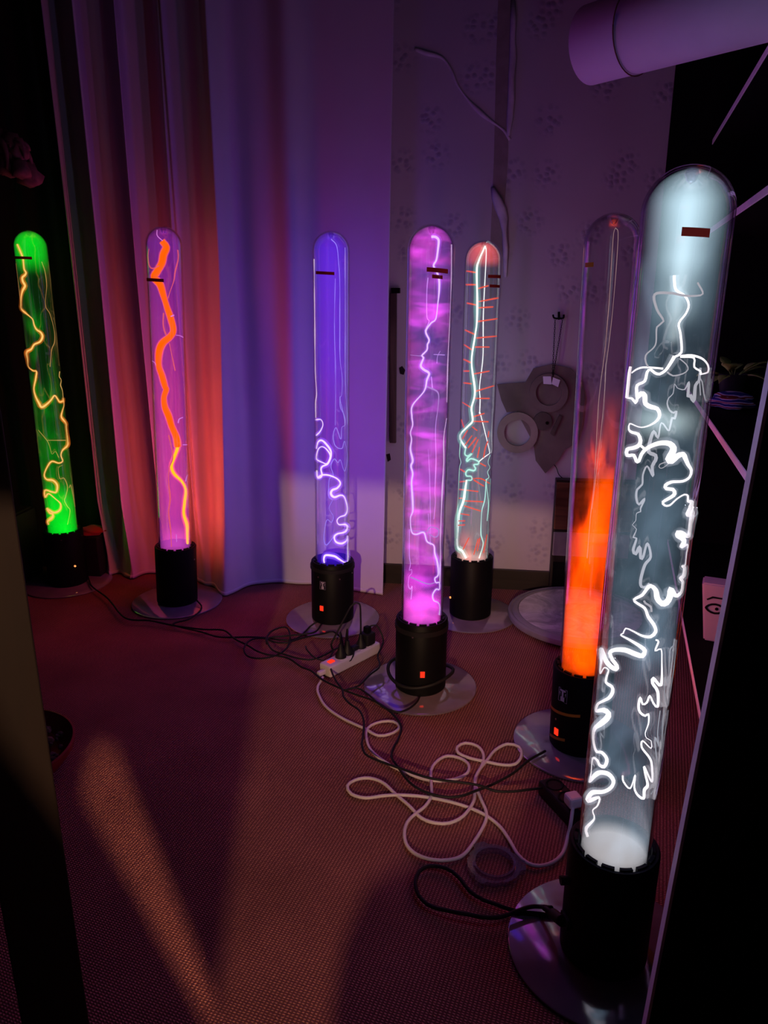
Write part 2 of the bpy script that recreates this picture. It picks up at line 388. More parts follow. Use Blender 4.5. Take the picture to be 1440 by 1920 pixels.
# added unseen wall behind the camera; its cut holes shape the warm light
def light_mask():
    Y0 = -0.85
    def aim(p, lamp=LAMP): t = (Y0 - lamp.y) / (p.y - lamp.y); q = lamp + (p - lamp) * t; return (q.x, q.z)
    F_, W_ = fl, onwall
    main = [F_(398, 1990), F_(412, 1870), F_(445, 1560), F_(480, 1300), F_(496, 1110), W_(500, 1060), W_(503, 890), W_(740, 912), W_(1040, 958),
            W_(1045, 1075), F_(1020, 1110), F_(1010, 1400), F_(960, 1560), F_(800, 1590), F_(700, 1645), F_(650, 1740), F_(625, 1850), F_(610, 1990)]
    strip = [F_(152, 1490), F_(163, 1420), F_(190, 1385), F_(222, 1393), F_(240, 1440), F_(408, 1872), F_(392, 1925)]
    holes = [[aim(p) for p in main], [aim(p, LAMP2) for p in strip]]
    o = prism('light_mask', [(-2.56, 0), (1.97, 0), (1.97, 2.58), (-2.56, 2.58)], 0.006, M['plaster'], M_=Matrix.Translation((0, Y0, 0)), holes=holes)
    o.name = 'light_mask_wall'
    struct(o)
light_mask()

# wallpaper damage on the back wall
def wall_ribbon(name, pts, r, mat, flat=0.5):
    P = spline([onwall(x, y, 0.002) for x, y in pts], 0.01)
    rr = [r * (0.55 + 0.45 * math.sin(i * 0.37) * math.cos(i * 0.11)) + r * 0.25 for i in range(len(P))]
    o = sweep(name, P, rr, mat, wall_back, 8)
    return o
wall_ribbon('wallpaper_crease', [(778, 92), (800, 100), (828, 108), (845, 130), (858, 160), (880, 190), (905, 215), (928, 232), (945, 245), (956, 262)], 0.007, M['torn'])
def wall_patch(name, pts, mat, th=0.002, off=0.0005):
    P = [onwall(x, y, off) for x, y in pts]; nrm = Vector((WSL, -1, 0)).normalized() * th
    v = P + [p + nrm for p in P]; n = len(P)
    f = [tuple(range(n, 2 * n))] + [(i, (i + 1) % n, n + (i + 1) % n, n + i) for i in range(n)]
    return mesh_obj(name, v, f, mat, wall_back)
wall_patch('bare_strip', [(934, 0), (962, 0), (956, 120), (952, 300), (944, 420), (938, 560), (918, 560), (920, 440), (926, 300), (930, 120)], M['backing'])
def peel(name, pts, amp):
    """curled flap: quads between left/right outline, bulging away from the wall"""
    v, f = [], []
    for i, (xl, xr, y) in enumerate(pts):
        for k in range(6):
            t = k / 5; off = 0.004 + amp * math.sin(t * 2.4) * (0.5 + 0.5 * math.sin(i * 1.9))
            v.append(onwall(xl + (xr - xl) * t, y, off))
    for i in range(len(pts) - 1):
        for k in range(5): a = i * 6 + k; f.append((a, a + 1, a + 7, a + 6))
    o = mesh_obj(name, v, f, M['torn'], wall_back, True)
    s = o.modifiers.new('thick', 'SOLIDIFY'); s.thickness = 0.0015
    return o
peel('wallpaper_flap', [(958, 966, 0), (957, 968, 40), (956, 966, 75), (955, 969, 110), (953, 964, 150), (952, 965, 190), (950, 962, 225), (951, 955, 255)], 0.02)
peel('wallpaper_flap', [(921, 927, 352), (922, 940, 372), (928, 950, 392), (936, 953, 410), (942, 950, 436), (943, 953, 470), (945, 950, 520)], 0.025)
for pts in ([(748, 690), (754, 686), (760, 694), (757, 703), (750, 701)], [(724, 852), (731, 850), (733, 862), (727, 866)]):
    wall_patch('plaster_hole', pts, M['baseboard'], 0.001)

# ------------------------------------------------------------------ curtain
def curtain():
    hem = [(198, 1072), (240, 1084), (300, 1080), (360, 1088), (388, 1100), (415, 1119), (440, 1113), (480, 1101), (530, 1096), (590, 1099), (650, 1110), (717, 1121)]
    base = spline([fl(*p) for p in hem], 0.006)
    base = [b - Vector((0, 0.0, 0)) for b in base]
    n = len(base); NZ = 60; v, f = [], []
    tot = [0.0]
    for a, b in zip(base, base[1:]): tot.append(tot[-1] + (b - a).length)
    T = tot[-1]
    for j in range(NZ + 1):
        z = 0.006 + 2.55 * (j / NZ) ** 1.25
        k = min(1, z / 0.35)
        for i, p in enumerate(base):
            s = tot[i] / T
            ph = 2 * math.pi * (11.0 * s - 5.2 * s * s)
            amp = (0.055 * (1 - s) ** 1.3 + 0.022) * (0.35 + 0.65 * k)
            # baseline straightens with height
            q = base[0].lerp(base[-1], s)
            m = min(1, max(0, (z - 0.1) / 1.2)) * 0.62
            c = p.lerp(q, m)
            d = amp * (math.sin(ph + 0.25 * math.sin(z * 1.3)) + 0.35 * math.sin(2.3 * ph + 1.0 + z * 0.4))
            roll = -0.05 * max(0, 1 - z / 0.12) ** 2 * (0.4 if s > 0.12 else 1.0) * 0.5
            lean = 0.045 * (z / 2.55) * s
            yy = c.y - d + 0.02 + roll
            wy = WALL0 + WSL * c.x - 0.012
            v.append((c.x + lean + 0.35 * amp * math.cos(ph), min(yy, wy), z))
    for j in range(NZ):
        for i in range(n - 1):
            a = j * n + i; f.append((a, a + 1, a + n + 1, a + n))
    t = thing('curtain', 'long pale floor-length curtain hanging in folds behind the glowing tubes', 'curtain', (0, 0, 0))
    o = mesh_obj('cloth', v, f, M['curtain'], t, True)
    s = o.modifiers.new('thick', 'SOLIDIFY'); s.thickness = 0.003
    # stitched hem band along the bottom
    hv, hf = [], []
    for i, p in enumerate(base):
        x, y, z = v[i]; hv += [Vector((x, y - 0.003, z)), Vector((v[n + i][0], v[n + i][1] - 0.003, v[n + i][2]))]
    hf = [(2 * i, 2 * i + 2, 2 * i + 3, 2 * i + 1) for i in range(n - 1)]
    h = mesh_obj('hem', hv, hf, M['curtain'], t, True); s = h.modifiers.new('thick', 'SOLIDIFY'); s.thickness = 0.002
curtain()

# ------------------------------------------------------------------ plasma tubes
RB, RG, RIM = 0.080, 0.0635, 0.243
def P2(s, o, k):
    """'x,y x,y' in a detail view with origin o and scale k -> pixels"""
    return [(o[0] + float(a) * k, o[1] + float(b) * k) for a, b in (q.split(',') for q in s.split())]

class Tube:
    def __init__(self, name, label, px, H, seed, x=None, tilt=0.0):
        self.p = fl(*px); self.tilt = tilt
        if x is not None: self.p.x = x
        self.Ri = Matrix.Rotation(-tilt, 3, 'Y'); self.H = H; self.seed = seed; self.rnd = random.Random(seed)
        self.e = thing('plasma_tube', label, 'plasma lamp', self.p)
        e = self.e; e.rotation_euler = (0, tilt, 0)
        plate = lathe('base_plate', [(0, 0.001), (0.174, 0.001), (0.178, 0.003), (0.178, 0.006), (0.175, 0.008), (0, 0.008)], M['disc'], e, 72); plate.rotation_euler = (0, -tilt, 0)
        b = lathe('base', [(0, 0.0085), (RB - 0.003, 0.0085), (RB, 0.012), (RB, RIM - 0.004), (RB - 0.003, RIM), (RB - 0.008, RIM), (RB - 0.008, RIM - 0.03), (0, RIM - 0.03)], M['black'], e, 64)
        # castellated collar that grips the glass
        v, f = [], []
        nt_ = 14; r0, r1 = RG + 0.0015, RB - 0.009
        for k in range(nt_):
            a0 = 2 * math.pi * (k + 0.14) / nt_; a1 = 2 * math.pi * (k + 0.86) / nt_; S = 5
            bi = len(v)
            for i in range(S + 1):
                a = a0 + (a1 - a0) * i / S
                for r, z in ((r0, RIM - 0.026), (r1, RIM - 0.026), (r1, RIM + 0.003), (r0, RIM + 0.003)):
                    v.append((r * math.cos(a), r * math.sin(a), z))
            for i in range(S):
                for q in range(4):
                    f.append((bi + i * 4 + q, bi + i * 4 + (q + 1) % 4, bi + (i + 1) * 4 + (q + 1) % 4, bi + (i + 1) * 4 + q))
            f.append((bi, bi + 1, bi + 2, bi + 3)); f.append((bi + S * 4 + 3, bi + S * 4 + 2, bi + S * 4 + 1, bi + S * 4))
        mesh_obj('notched_collar', v, f, M['black'], e)
        g0 = RIM - 0.028
        self.dome = lambda r, z0, top: [(r, z0)] + [(r * math.cos(t), top - r * 1.0 + r * 1.0 * math.sin(t)) for t in [math.pi / 2 * i / 12 for i in range(13)]]
        prof = self.dome(RG, g0, H)
        prof[-1] = (0, H)
        self.glass = lathe('glass_tube', prof, M['glass'], e, 64)
        self.g0 = g0
        pin = self.dome(RG - 0.0032, g0, H - 0.0032); pin[-1] = (0, H - 0.0032)
        lathe('glass_inner_wall', pin, M['glass'], self.glass, 64)
        # little sealed nipple inside the dome
        lathe('glass_tip', [(0, H - 0.026), (0.006, H - 0.022), (0.010, H - 0.012), (0.007, H - 0.005), (0, H - 0.003)], M['acrylic'], e, 20)
    def gas(self, layers, step=0.45, rf=0.915):
        H = self.H; r = RG * rf; top = H - RG * (1 - rf) - 0.001; g0 = self.g0 + 0.004
        prof = [(0, g0), (r, g0)] + self.dome(r, g0 + 0.01, top)[1:]
        prof[-1] = (0, top)
        o = lathe('gas_glow', prof, gas_mat('glowing_gas_%d' % self.seed, layers, RIM - 0.03, H, self.seed * 1.37, step), self.e, 40, smooth=False)
        return o
    def place(self, px, py, mode, k=0.88):
        """pixel -> point on a cylinder inside the glass (front / back) or on the mid plane, local to the tube"""
        r = self.Ri @ ray(px, py); o = self.Ri @ (Vector((0, 0, CAMH)) - self.p)
        d = Vector((r.x, r.y)); c = -Vector((o.x, o.y)); R = RG * k
        tm = d.dot(c) / d.dot(d); q = d * tm - c; h2 = R * R - q.length_squared
        if h2 <= 0 or mode == 'mid':
            if h2 <= 0: q = q.normalized() * R
            loc = Vector((q.x, q.y, o.z + r.z * tm))
        else:
            dt = math.sqrt(h2) / d.length
            t = tm - dt if mode == 'front' else tm + dt
            loc = Vector((d.x * t - c.x, d.y * t - c.y, o.z + r.z * t))
        zc = self.H - RG
        if loc.z > zc:                                      # keep within the dome
            lim = math.sqrt(max(1e-6, (RG * 0.9) ** 2 - min(loc.z - zc, RG * 0.85) ** 2))
            rad = math.hypot(loc.x, loc.y)
            if rad > lim: loc.x *= lim / rad; loc.y *= lim / rad
        return loc
    def arc(self, pix, rad, mat, mode='front', halo=None, hr=3.5, vary=0.35, k=0.90, name='discharge_arc', taper=False):
        P = spline([self.place(x, y, mode, k) for x, y in pix], 0.004)
        n = len(P); a, b = self.rnd.random() * 6, self.rnd.random() * 6
        R = []
        for i in range(n):
            f = 1 + vary * (math.sin(i * 0.21 + a) * 0.6 + math.sin(i * 0.083 + b) * 0.7)
            if taper: f *= 1 - 0.75 * i / n
            R.append(max(rad * 0.3, rad * f))
        o = sweep(name, P, R, mat, self.e, 6)
        if halo: sweep('arc_halo', P[::2] if n > 8 else P, [x * hr for x in (R[::2] if n > 8 else R)], halo, o, 8)
        return o
    def tape(self, px0, px1, h=0.009, mat=None, sag=0.0, on='glass', name='label_tape'):
        """strip stuck on the outside, between two pixels"""
        R = (RG if on == 'glass' else RB) + 0.0006
        def ang(px, py):
            q = self.place(px, py, 'front', R / RG); return math.atan2(q.y, q.x), q.z
        a0, z0 = ang(*px0); a1, z1 = ang(*px1)
        if a1 - a0 > math.pi: a1 -= 2 * math.pi
        if a0 - a1 > math.pi: a1 += 2 * math.pi
        v, f, S = [], [], 12
        for i in range(S + 1):
            t = i / S; a = a0 + (a1 - a0) * t; z = z0 + (z1 - z0) * t
            for dz in (-h / 2, h / 2): v.append((R * math.cos(a), R * math.sin(a), z + dz))
        for i in range(S): f.append((i * 2, i * 2 + 2, i * 2 + 3, i * 2 + 1))
        return mesh_obj(name, v, f, mat or M['tape'], self.e)
    def on_base(self, px, py):
        q = self.place(px, py, 'front', RB / RG); return math.atan2(q.y, q.x), q.z
    def frame(self, a, z, r=None):
        """matrix: local x to the right seen from outside, -y outward, z up, at angle a of the base surface"""
        r = RB if r is None else r
        out = Vector((math.cos(a), math.sin(a), 0)); right = Vector((-out.y, out.x, 0))
        m_ = Matrix((( right.x, -out.x, 0, out.x * r), (right.y, -out.y, 0, out.y * r), (0, 0, 1, z), (0, 0, 0, 1)))
        return m_
    def switch(self, px, py):
        a, z = self.on_base(px, py); m_ = self.frame(a, z)
        s = prism('switch', [(-0.010, -0.013), (0.010, -0.013), (0.010, 0.013), (-0.010, 0.013)], 0.003, M['black_rubber'], self.e, m_)
        prism('rocker', [(-0.0068, -0.0095), (0.0068, -0.0095), (0.0068, 0.0095), (-0.0068, 0.0095)], 0.0055, M['switch'], s, m_)
    def pilot(self, px, py):
        a, z = self.on_base(px, py); m_ = self.frame(a, z)
        s = prism('pilot_socket', circ(0, 0, 0.007, 16), 0.002, M['black_rubber'], self.e, m_)
        prism('pilot_lamp', circ(0, 0, 0.004, 12), 0.006, M['pilot'], s, m_)
    def screws(self, pix):
        for px, py in pix:
            a, z = self.on_base(px, py); prism('screw', circ(0, 0, 0.0028, 10), 0.002, M['steel'], self.e, self.frame(a, z))
    def emblem(self, px, py, s=1.0):
        a, z = self.on_base(px, py)
        def put(nm, poly, th, mat, par, holes=()):
            bm_o = prism(nm, poly, th, mat, par, None, holes=holes)
            for vv in bm_o.data.vertices:                      # bend onto the cylinder
                aa = a + vv.co.x * s / RB; rr = RB + 0.0003 - vv.co.y
                vv.co = Vector((rr * math.cos(aa), rr * math.sin(aa), z + vv.co.z * s))
            return bm_o
        fr = put('emblem', [(-.0135, -.0185), (.0135, -.0185), (.0135, .0185), (-.0135, .0185)], 0.0006, M['emblem'], self.e,
                 holes=[[(-.013, -.018), (-.013, .018), (.013, .018), (.013, -.018)]])
        put('emblem_letter', [(-.0085, .0115), (-.0095, .0135), (-.0085, .0155), (.0085, .0155), (.0095, .0135), (.0085, .0115), (.0028, .0105), (.0024, -.0035), (-.0024, -.0035), (-.0028, .0105)], 0.0006, M['emblem'], fr)
        put('emblem_block', [(-.0058, -.0165), (.0058, -.0165), (.0058, -.0042), (-.0058, -.0042)], 0.0006, M['emblem'], fr)
        for sg in (-1, 1):
            put('emblem_bolt', [(sg * .0092, .0085), (sg * .0070, .0035), (sg * .0086, .0035), (sg * .0078, -.0035), (sg * .0105, .0048), (sg * .0090, .0048), (sg * .0108, .0085)], 0.0006, M['emblem'], fr)
    def lights(self, col, total, z0=None, z1=None, n=5, weights=None, rad=0.035):
        z0 = RIM + 0.10 if z0 is None else z0; z1 = self.H - 0.10 if z1 is None else z1
        for i in range(n):
            l = bpy.data.lights.new('discharge_light', 'POINT'); l.color = col
            l.energy = total / n * (weights[i] if weights else 1); l.shadow_soft_size = rad
            o = bpy.data.objects.new('discharge_light', l); link(o, self.e); o.visible_glossy = False
            o.location = (0, 0, z0 + (z1 - z0) * i / (n - 1))

# --- tube 1: green
arc_yel = emit('arc_amber', (1.0, 0.52, 0.14), 1.15); arc_yel_faint = emit('arc_amber_faint', (0.55, 0.26, 0.08), 0.8)
halo_or = glow_vol('halo_orange', (1.0, 0.22, 0.02), 22)
GREEN = (0.0, 1.0, 0.02)
t1 = Tube('t1', 'leftmost plasma tube, green glow with amber arcs, beside the dark board', (127, 1093), 1.434, 1, -1.362, 0.012)
t1.gas([dict(c=(0.02, 0.5, 0.08), s=0.16, z=[(0, 1), (1, 1)]),
        dict(c=GREEN, s=7.0, z=[(0, 1), (0.10, 0.8), (0.2, 0.10), (0.3, 0.12), (0.42, 0.05), (0.55, 0.01), (0.86, 0.01), (0.93, 0.7), (1, 1)]),
        dict(c=GREEN, s=6.0, z=[(0, 1), (0.5, 0.8), (0.9, 0.4), (1, 0.5)], n=((22, 22, 7), 0.56, 0.74))])
A, B = ((0, 400), 0.15625), ((20, 690), 0.1614)
t1.arc(P2('205,370 270,520 280,580 290,670 312,710 300,740 268,770 275,820 300,870 270,930 255,1000 235,1090 245,1150 330,1215 390,1270 410,1340 440,1395 490,1430 510,1480 480,1540 410,1575 375,1630 320,1665 325,1750 335,1840 400,1890', *A)
       + P2('300,40 290,130 270,240 290,330 330,410 360,455 420,420 470,370 510,320 545,360 570,395 610,380 625,350 640,430 600,500 590,570 650,640 665,690 660,760 680,840 660,900 600,960 585,1020 605,1080 560,1105 480,1085 430,1140 390,1240 420,1295 490,1305 540,1360 530,1440 480,1440 400,1420 400,1500 440,1460 520,1520 580,1580 570,1650 500,1680 420,1630 450,1680 490,1700 480,1740 430,1780 440,1820', *B), 0.0026, arc_yel, halo=halo_or, hr=3.0)
t1.arc(P2('500,580 540,700 560,870 545,1100 600,1210 650,1400 655,1540 620,1640 600,1840', *A), 0.0012, arc_yel_faint, 'back')
t1.arc(P2('570,40 565,100 590,140 580,200 610,260 625,340', *B), 0.0014, arc_yel)
t1.arc(P2('600,1130 555,1160 560,1250 580,1290 620,1280 660,1380 640,1490 625,1540 660,1610 690,1660 660,1820', *B), 0.0013, arc_yel_faint, 'back')
t1.arc(P2('680,1390 700,1370 745,1590 770,1580 740,1370', *B), 0.0013, arc_yel_faint, 'back')
t1.arc(P2('320,720 420,840 450,900 480,1000 520,970 560,1040', *B), 0.0013, arc_yel_faint, 'back')
t1.arc(P2('420,840 640,840', *B), 0.0013, arc_yel_faint, 'back')
t1.arc(P2('190,600 180,640 205,730 190,800 235,1050', *A), 0.0013, arc_yel_faint)
t1.tape((23, 483), (60, 484), 0.010)
t1.pilot(140, 1061); t1.screws([(115, 1013), (153, 1004)])
t1.lights((0.45, 1.0, 0.06), 0.10, weights=(1.6, 1, 0.8, 0.6, 1))

# --- tube 2: orange arc in violet gas
arc_or = emit('arc_orange', (1.0, 0.115, 0.0), 1.0); arc_yor = emit('arc_yellow_orange', (1.0, 0.62, 0.0), 1.0)
arc_pink = emit('arc_pink', (0.95, 0.12, 0.22), 0.8); arc_mag = emit('arc_magenta', (0.9, 0.25, 0.95), 0.8)
halo_or2 = glow_vol('halo_deep_orange', (1.0, 0.10, 0.0), 30)
t2 = Tube('t2', 'plasma tube with one thick orange arc in violet gas, in front of the red-lit curtain', (333, 1128), 1.43, 2, -0.838, 0.042)
t2.gas([dict(c=(0.26, 0.02, 0.75), s=2.0, z=[(0, 1), (0.5, 0.9), (1, 1.0)]),
        dict(c=(0.45, 0.01, 0.50), s=1.8, z=[(0, 1), (0.5, 0.6), (1, 0.2)]),
        dict(c=(0.25, 0.06, 1.0), s=3.0, z=[(0, 0.4), (0.9, 0.3), (1, 1)], r=(0.045, 0.058)),
        dict(c=(1.0, 0.12, 0.45), s=3.5, z=[(0, 1), (0.04, 0.9), (0.10, 0), (1, 0)])])
A, B = ((255, 410), 1 / 6), ((265, 710), 0.177)
t2.arc(P2('290,250 340,320 310,400 290,500 240,590 205,660 270,740 310,870 350,1000 390,1120 420,1250 390,1320 300,1400 260,1500 255,1650 290,1760 330,1900', *A)
       + P2('265,110 240,200 250,300 290,400 320,500 370,620 385,720', *B), 0.0108, arc_or, 'front', halo=halo_or2, hr=1.4, vary=0.12, k=0.74)
t2.arc(P2('370,620 385,720 350,830 320,930 350,1010 430,1090 470,1180 460,1300 450,1430 500,1550 520,1650 505,1750', *B), 0.0052, arc_yor, 'front', halo=halo_or2, hr=2.3, vary=0.15, k=0.74)
for s, o, r in (('145,340 135,430 150,530 190,560 260,530', A, .0022), ('470,350 475,450 440,600 425,700 380,830 360,900', A, .0022), ('375,1400 400,1520 440,1710', A, .0022),
                ('310,1060 305,1180 320,1260 340,1310', A, .0022), ('290,600 325,750 330,850 295,950 290,1100 305,1270 290,1420 310,1600 320,1780', B, .0024)):
    t2.arc(P2(s, *o), r, arc_pink, 'front')
for s, o in (('450,1310 490,1315 530,1335', A), ('180,120 230,190 300,250', A), ('390,470 400,430 440,410', B), ('440,700 490,700', B), ('470,1090 480,1040 510,1020', B), ('180,1600 210,1620 225,1650', A), ('370,1650 375,1730', B), ('390,1100 430,1085', A)):
    t2.arc(P2(s, *o), 0.0016, arc_mag, 'front')
t2.tape((272, 524), (307, 526), 0.011); t2.screws([(364, 1049)])
t2.lights((1.0, 0.07, 0.02), 4.4, weights=(2.0, 1.4, 0.9, 0.5, 0.3))

# --- tube 3: blue
arc_wv = emit('arc_white_violet', (0.95, 0.72, 1.0), 1.1); arc_v = emit('arc_violet_faint', (0.42, 0.30, 0.95), 0.75)
halo_v = glow_vol('halo_violet', (0.35, 0.12, 1.0), 22)
t3 = Tube('t3', 'plasma tube with deep blue glow and looping white arcs, against the blue-lit curtain', (624, 1160), 1.402, 3, -0.197, 0.015)
t3.gas([dict(c=(0.055, 0.006, 0.85), s=3.2, z=[(0, 1.5), (0.06, 1.1), (0.12, 0.7), (0.45, 0.55), (0.7, 1.1), (0.95, 1.5), (1, 1.1)]),
        dict(c=(0.20, 0.06, 0.9), s=1.0, z=[(0, 0.7), (1, 0.6)], n=((20, 20, 2.5), 0.4, 0.7)),
        dict(c=(0.25, 0.10, 1.0), s=1.2, z=[(0, 1), (1, 1)], r=(0.05, 0.058))])
A, B = ((570, 740), 0.1771), ((540, 400), 0.3056)
t3.arc(P2('150,280 158,600 165,950 175,1100 165,1160 168,1255', *B), 0.0016, arc_wv, 'front')
t3.arc(P2('125,265 180,265 200,320 170,390 130,430', *A), 0.0024, arc_wv, halo=halo_v)
t3.arc(P2('130,570 150,500 190,485 240,530 285,600 280,680 240,730 200,720 140,690 130,660 150,580 190,550 240,580 280,650 250,730 195,760 180,790 190,850 170,880 140,870 135,800', *A), 0.0026, arc_wv, halo=halo_v)
t3.arc(P2('150,870 200,850 270,855 350,890 385,940 350,990 300,1010 285,1050 320,1085 390,1065 430,1090 460,1200 440,1270 380,1295 350,1330 370,1375 440,1375 460,1410 430,1455 350,1475 320,1510 340,1560 400,1575 450,1545 490,1500 470,1620 490,1760 430,1775 370,1740 320,1710 230,1700 210,1740 215,1780', *A), 0.0028, arc_wv, halo=halo_v)
t3.arc(P2('265,160 300,200 310,300 318,450 318,850 332,1000 330,1110 320,1140 345,1250 350,1300', *B), 0.0011, arc_v, 'back')
t3.arc(P2('380,20 385,130 430,230 435,320 400,350 390,470 340,350 310,430 330,540 400,570 430,495 460,660 430,810 385,690 360,720 320,680 285,760 310,850 270,890 260,1000 265,1090 300,1120 265,1200 310,1290 290,1350 240,1330 210,1500 230,1590 280,1550 330,1470', *A), 0.0012, arc_v, 'back')
t3.arc(P2('290,400 285,700 292,1000 290,1300', *B), 0.0008, arc_v, 'back'); t3.arc(P2('352,210 352,600 352,1000 365,1290', *B), 0.0011, arc_v, 'back')
t3.tape((592, 511), (627, 513), 0.010)
t3.switch(604, 1140); t3.emblem(605, 1098, 0.85); t3.screws([(597, 1082), (637, 1086), (660, 1074)])
t3.lights((0.11, 0.02, 1.0), 4.0, weights=(1.3, 1.0, 0.9, 0.8, 0.6))
lathe('rim_band', [(RB - .001, RIM - 0.030), (RB + 0.0035, RIM - 0.030), (RB + 0.0035, RIM - 0.016), (RB - .001, RIM - 0.016)], M['black_rubber'], t3.e, 48, closed=True)

# --- tube 4: magenta
arc_w4 = emit('arc_lilac', (0.88, 0.55, 1.0), 1.05); arc_l4 = emit('arc_lilac_faint', (0.62, 0.32, 0.95), 0.75)
t4 = Tube('t4', 'large magenta plasma tube with pink wisps, on the mirror plate beside the white power strip', (788, 1287), 1.378, 4, 0.115, 0.009)
t4.gas([dict(c=(0.16, 0.05, 0.75), s=2.2, z=[(0, 0.8), (0.5, 0.5), (1, 0.9)]),
        dict(c=(0.80, 0.06, 0.85), s=17.0, z=[(0, 0.9), (0.5, 0.8), (1, 0.7)], n=((7, 7, 26), 0.50, 0.74), rot=(0.2, 0.35, 0), dist=0.7),
        dict(c=(1.0, 0.05, 0.62), s=14.0, z=[(0, 0.9), (0.1, 0.7), (0.2, 0.25), (0.6, 0.2), (0.8, 0.5), (0.93, 0.55), (1, 0.8)], n=((8, 8, 13), 0.42, 0.70), rot=(0.3, -0.4, 0)),
        dict(c=(0.9, 0.2, 0.9), s=3, z=[(0, 1), (0.06, 0.6), (0.12, 0), (1, 0)])], step=0.25)
A, B = ((740, 400), 0.20833), ((730, 780), 0.20833)
t4.arc(P2('330,210 370,210 400,240 390,320 375,420 350,470 380,530 400,600 400,700 390,800 370,950 330,985 280,1060 310,1140 295,1180 290,1230 245,1280 260,1300 235,1370 260,1405 310,1440 290,1500 265,1600 160,1730 155,1830', *A)
       + P2('210,80 190,150 200,210 190,300 210,400 195,450 210,520 200,600 210,770 210,860 190,920 200,1040 240,1065 310,1050 340,1130 400,1165 410,1240 435,1330 440,1430 410,1460 420,1500 450,1500 450,1560 420,1560 390,1610 400,1660 440,1680 455,1720 450,1790', *B), 0.0023, arc_w4, halo=halo_v, hr=3)
for s, o, r, md in (('300,580 290,700 290,930 310,970 270,1060', A, .0011, 'back'), ('275,1555 340,1580 390,1615 395,1700 375,1860', A, .0016, 'front'),
                    ('425,0 415,150 420,400 410,680 415,760 400,930', B, .0012, 'back'), ('340,1040 370,1000 440,1020 440,1070 410,1090 350,1060', B, .0014, 'front'),
                    ('180,1020 180,1250 190,1330 180,1390 200,1380 200,1420 180,1440 170,1520 190,1560 205,1530 195,1650', B, .0013, 'back'),
                    ('190,1450 340,1510 410,1500', B, .0015, 'front'), ('180,1030 330,1040', B, .0012, 'front'), ('350,300 365,620 370,1160 350,880', B, .0007, 'back'),
                    ('330,1470 340,1580', A, .0014, 'back'), ('380,1350 385,1290 410,1240', A, .0010, 'back'), ('140,1275 250,1285', A, .0010, 'front'), ('350,1270 450,1275', A, .0010, 'back')):
    t4.arc(P2(s, *o), r, arc_l4, md)
t4.arc(P2('515,20 490,200 490,420 475,700 460,1100 460,1250 455,1500', *B), 0.0016, arc_w4, 'front', k=0.92)
t4.arc(P2('520,280 510,600 495,1000 480,1300 470,1700', *A), 0.0012, arc_w4, 'front', k=0.92)
t4.tape((800, 505), (840, 509), 0.0115); t4.tape((810, 518), (830, 520), 0.0095)
t4.switch(792, 1264); t4.screws([(788, 1189), (797, 1189), (815, 1189), (774, 1195)])
t4.lights((0.60, 0.13, 1.0), 3.4)
lathe('rim_band', [(RB - .001, RIM - 0.034), (RB + 0.003, RIM - 0.034), (RB + 0.003, RIM - 0.018), (RB - .001, RIM - 0.018)], M['black_rubber'], t4.e, 48, closed=True)
sweep('cable_loop', spline([Vector((0.105 * math.cos(a) * 0.98, 0.092 * math.sin(a), 0.055 + 0.012 * math.cos(a * 2 + 1))) for a in [2 * math.pi * i / 20 for i in range(21)]], 0.006), 0.0055, M['black_rubber'], t4.e, 8)

# --- tube 5: white arc with red spikes
arc_w5 = emit('arc_white', (0.97, 1.0, 1.0), 1.25); arc_teal = emit('arc_teal', (0.55, 1.0, 0.88), 0.9); arc_red = emit('arc_red', (1.0, 0.12, 0.07), 0.85)
halo_t = glow_vol('halo_teal', (0.30, 1.0, 0.80), 9); halo_r = glow_vol('halo_red', (1.0, 0.06, 0.03), 16)
t5 = Tube('t5', 'plasma tube with a white spine arc and red side spikes, nearest the papered wall', (882, 1152), 1.374, 5, 0.335, 0.002)
t5.gas([dict(c=(0.28, 0.42, 0.46), s=1.5, z=[(0, 1.3), (0.35, 1.1), (0.5, 0.5), (1, 0.35)]),
        dict(c=(1.0, 0.10, 0.08), s=11, z=[(0, 0), (0.92, 0), (0.95, 0.45), (1, 1)]),
        dict(c=(1.0, 0.16, 0.10), s=14, z=[(0, 1), (0.06, 0.8), (0.13, 0.0), (1, 0)], n=((16, 16, 3), 0.50, 0.66)),
        dict(c=(1.0, 0.55, 0.50), s=7, z=[(0, 1), (0.02, 0.7), (0.05, 0), (1, 0)])])
A, B = ((840, 440), 0.177), ((840, 760), 1 / 6)
t5.arc(P2('400,120 375,160 325,280 305,380 310,700 305,930 285,1080 250,1350 285,1660 250,1830 255,1900', *A) + P2('275,180 220,240 140,320 135,390 200,480', *B), 0.0036, arc_w5, halo=halo_t, vary=0.15)
t5.arc(P2('200,480 190,550 225,570 265,545 215,600 215,630 260,600 340,630 340,660 290,670 310,710 290,735 230,725 200,760 210,795 260,800 265,840 210,840', *B), 0.0028, arc_teal, halo=halo_t, vary=0.2)
t5.arc(P2('210,840 190,970 175,1070 130,1200 110,1330 100,1580 160,1640 205,1720', *B), 0.0042, arc_w5, halo=halo_t, vary=0.15)
t5.arc(P2('405,130 405,230 375,830 370,1290 335,1600 340,1750 335,1900', *A) + P2('360,80 450,440 470,540', *B), 0.0015, arc_w5, 'back', vary=0.1)
t5.arc(P2('470,540 400,590 340,640', *B), 0.002, arc_w5); t5.arc(P2('275,825 370,825 470,880', *B), 0.0016, arc_red)
t5.arc(P2('430,830 415,1050 380,1200 370,1440 395,1560 350,1720', *B), 0.0019, arc_teal, 'back')
t5.arc(P2('475,560 450,640 470,700 445,750 460,810 430,860 455,1100 440,1300', *B), 0.0013, arc_teal, 'front', k=0.94)
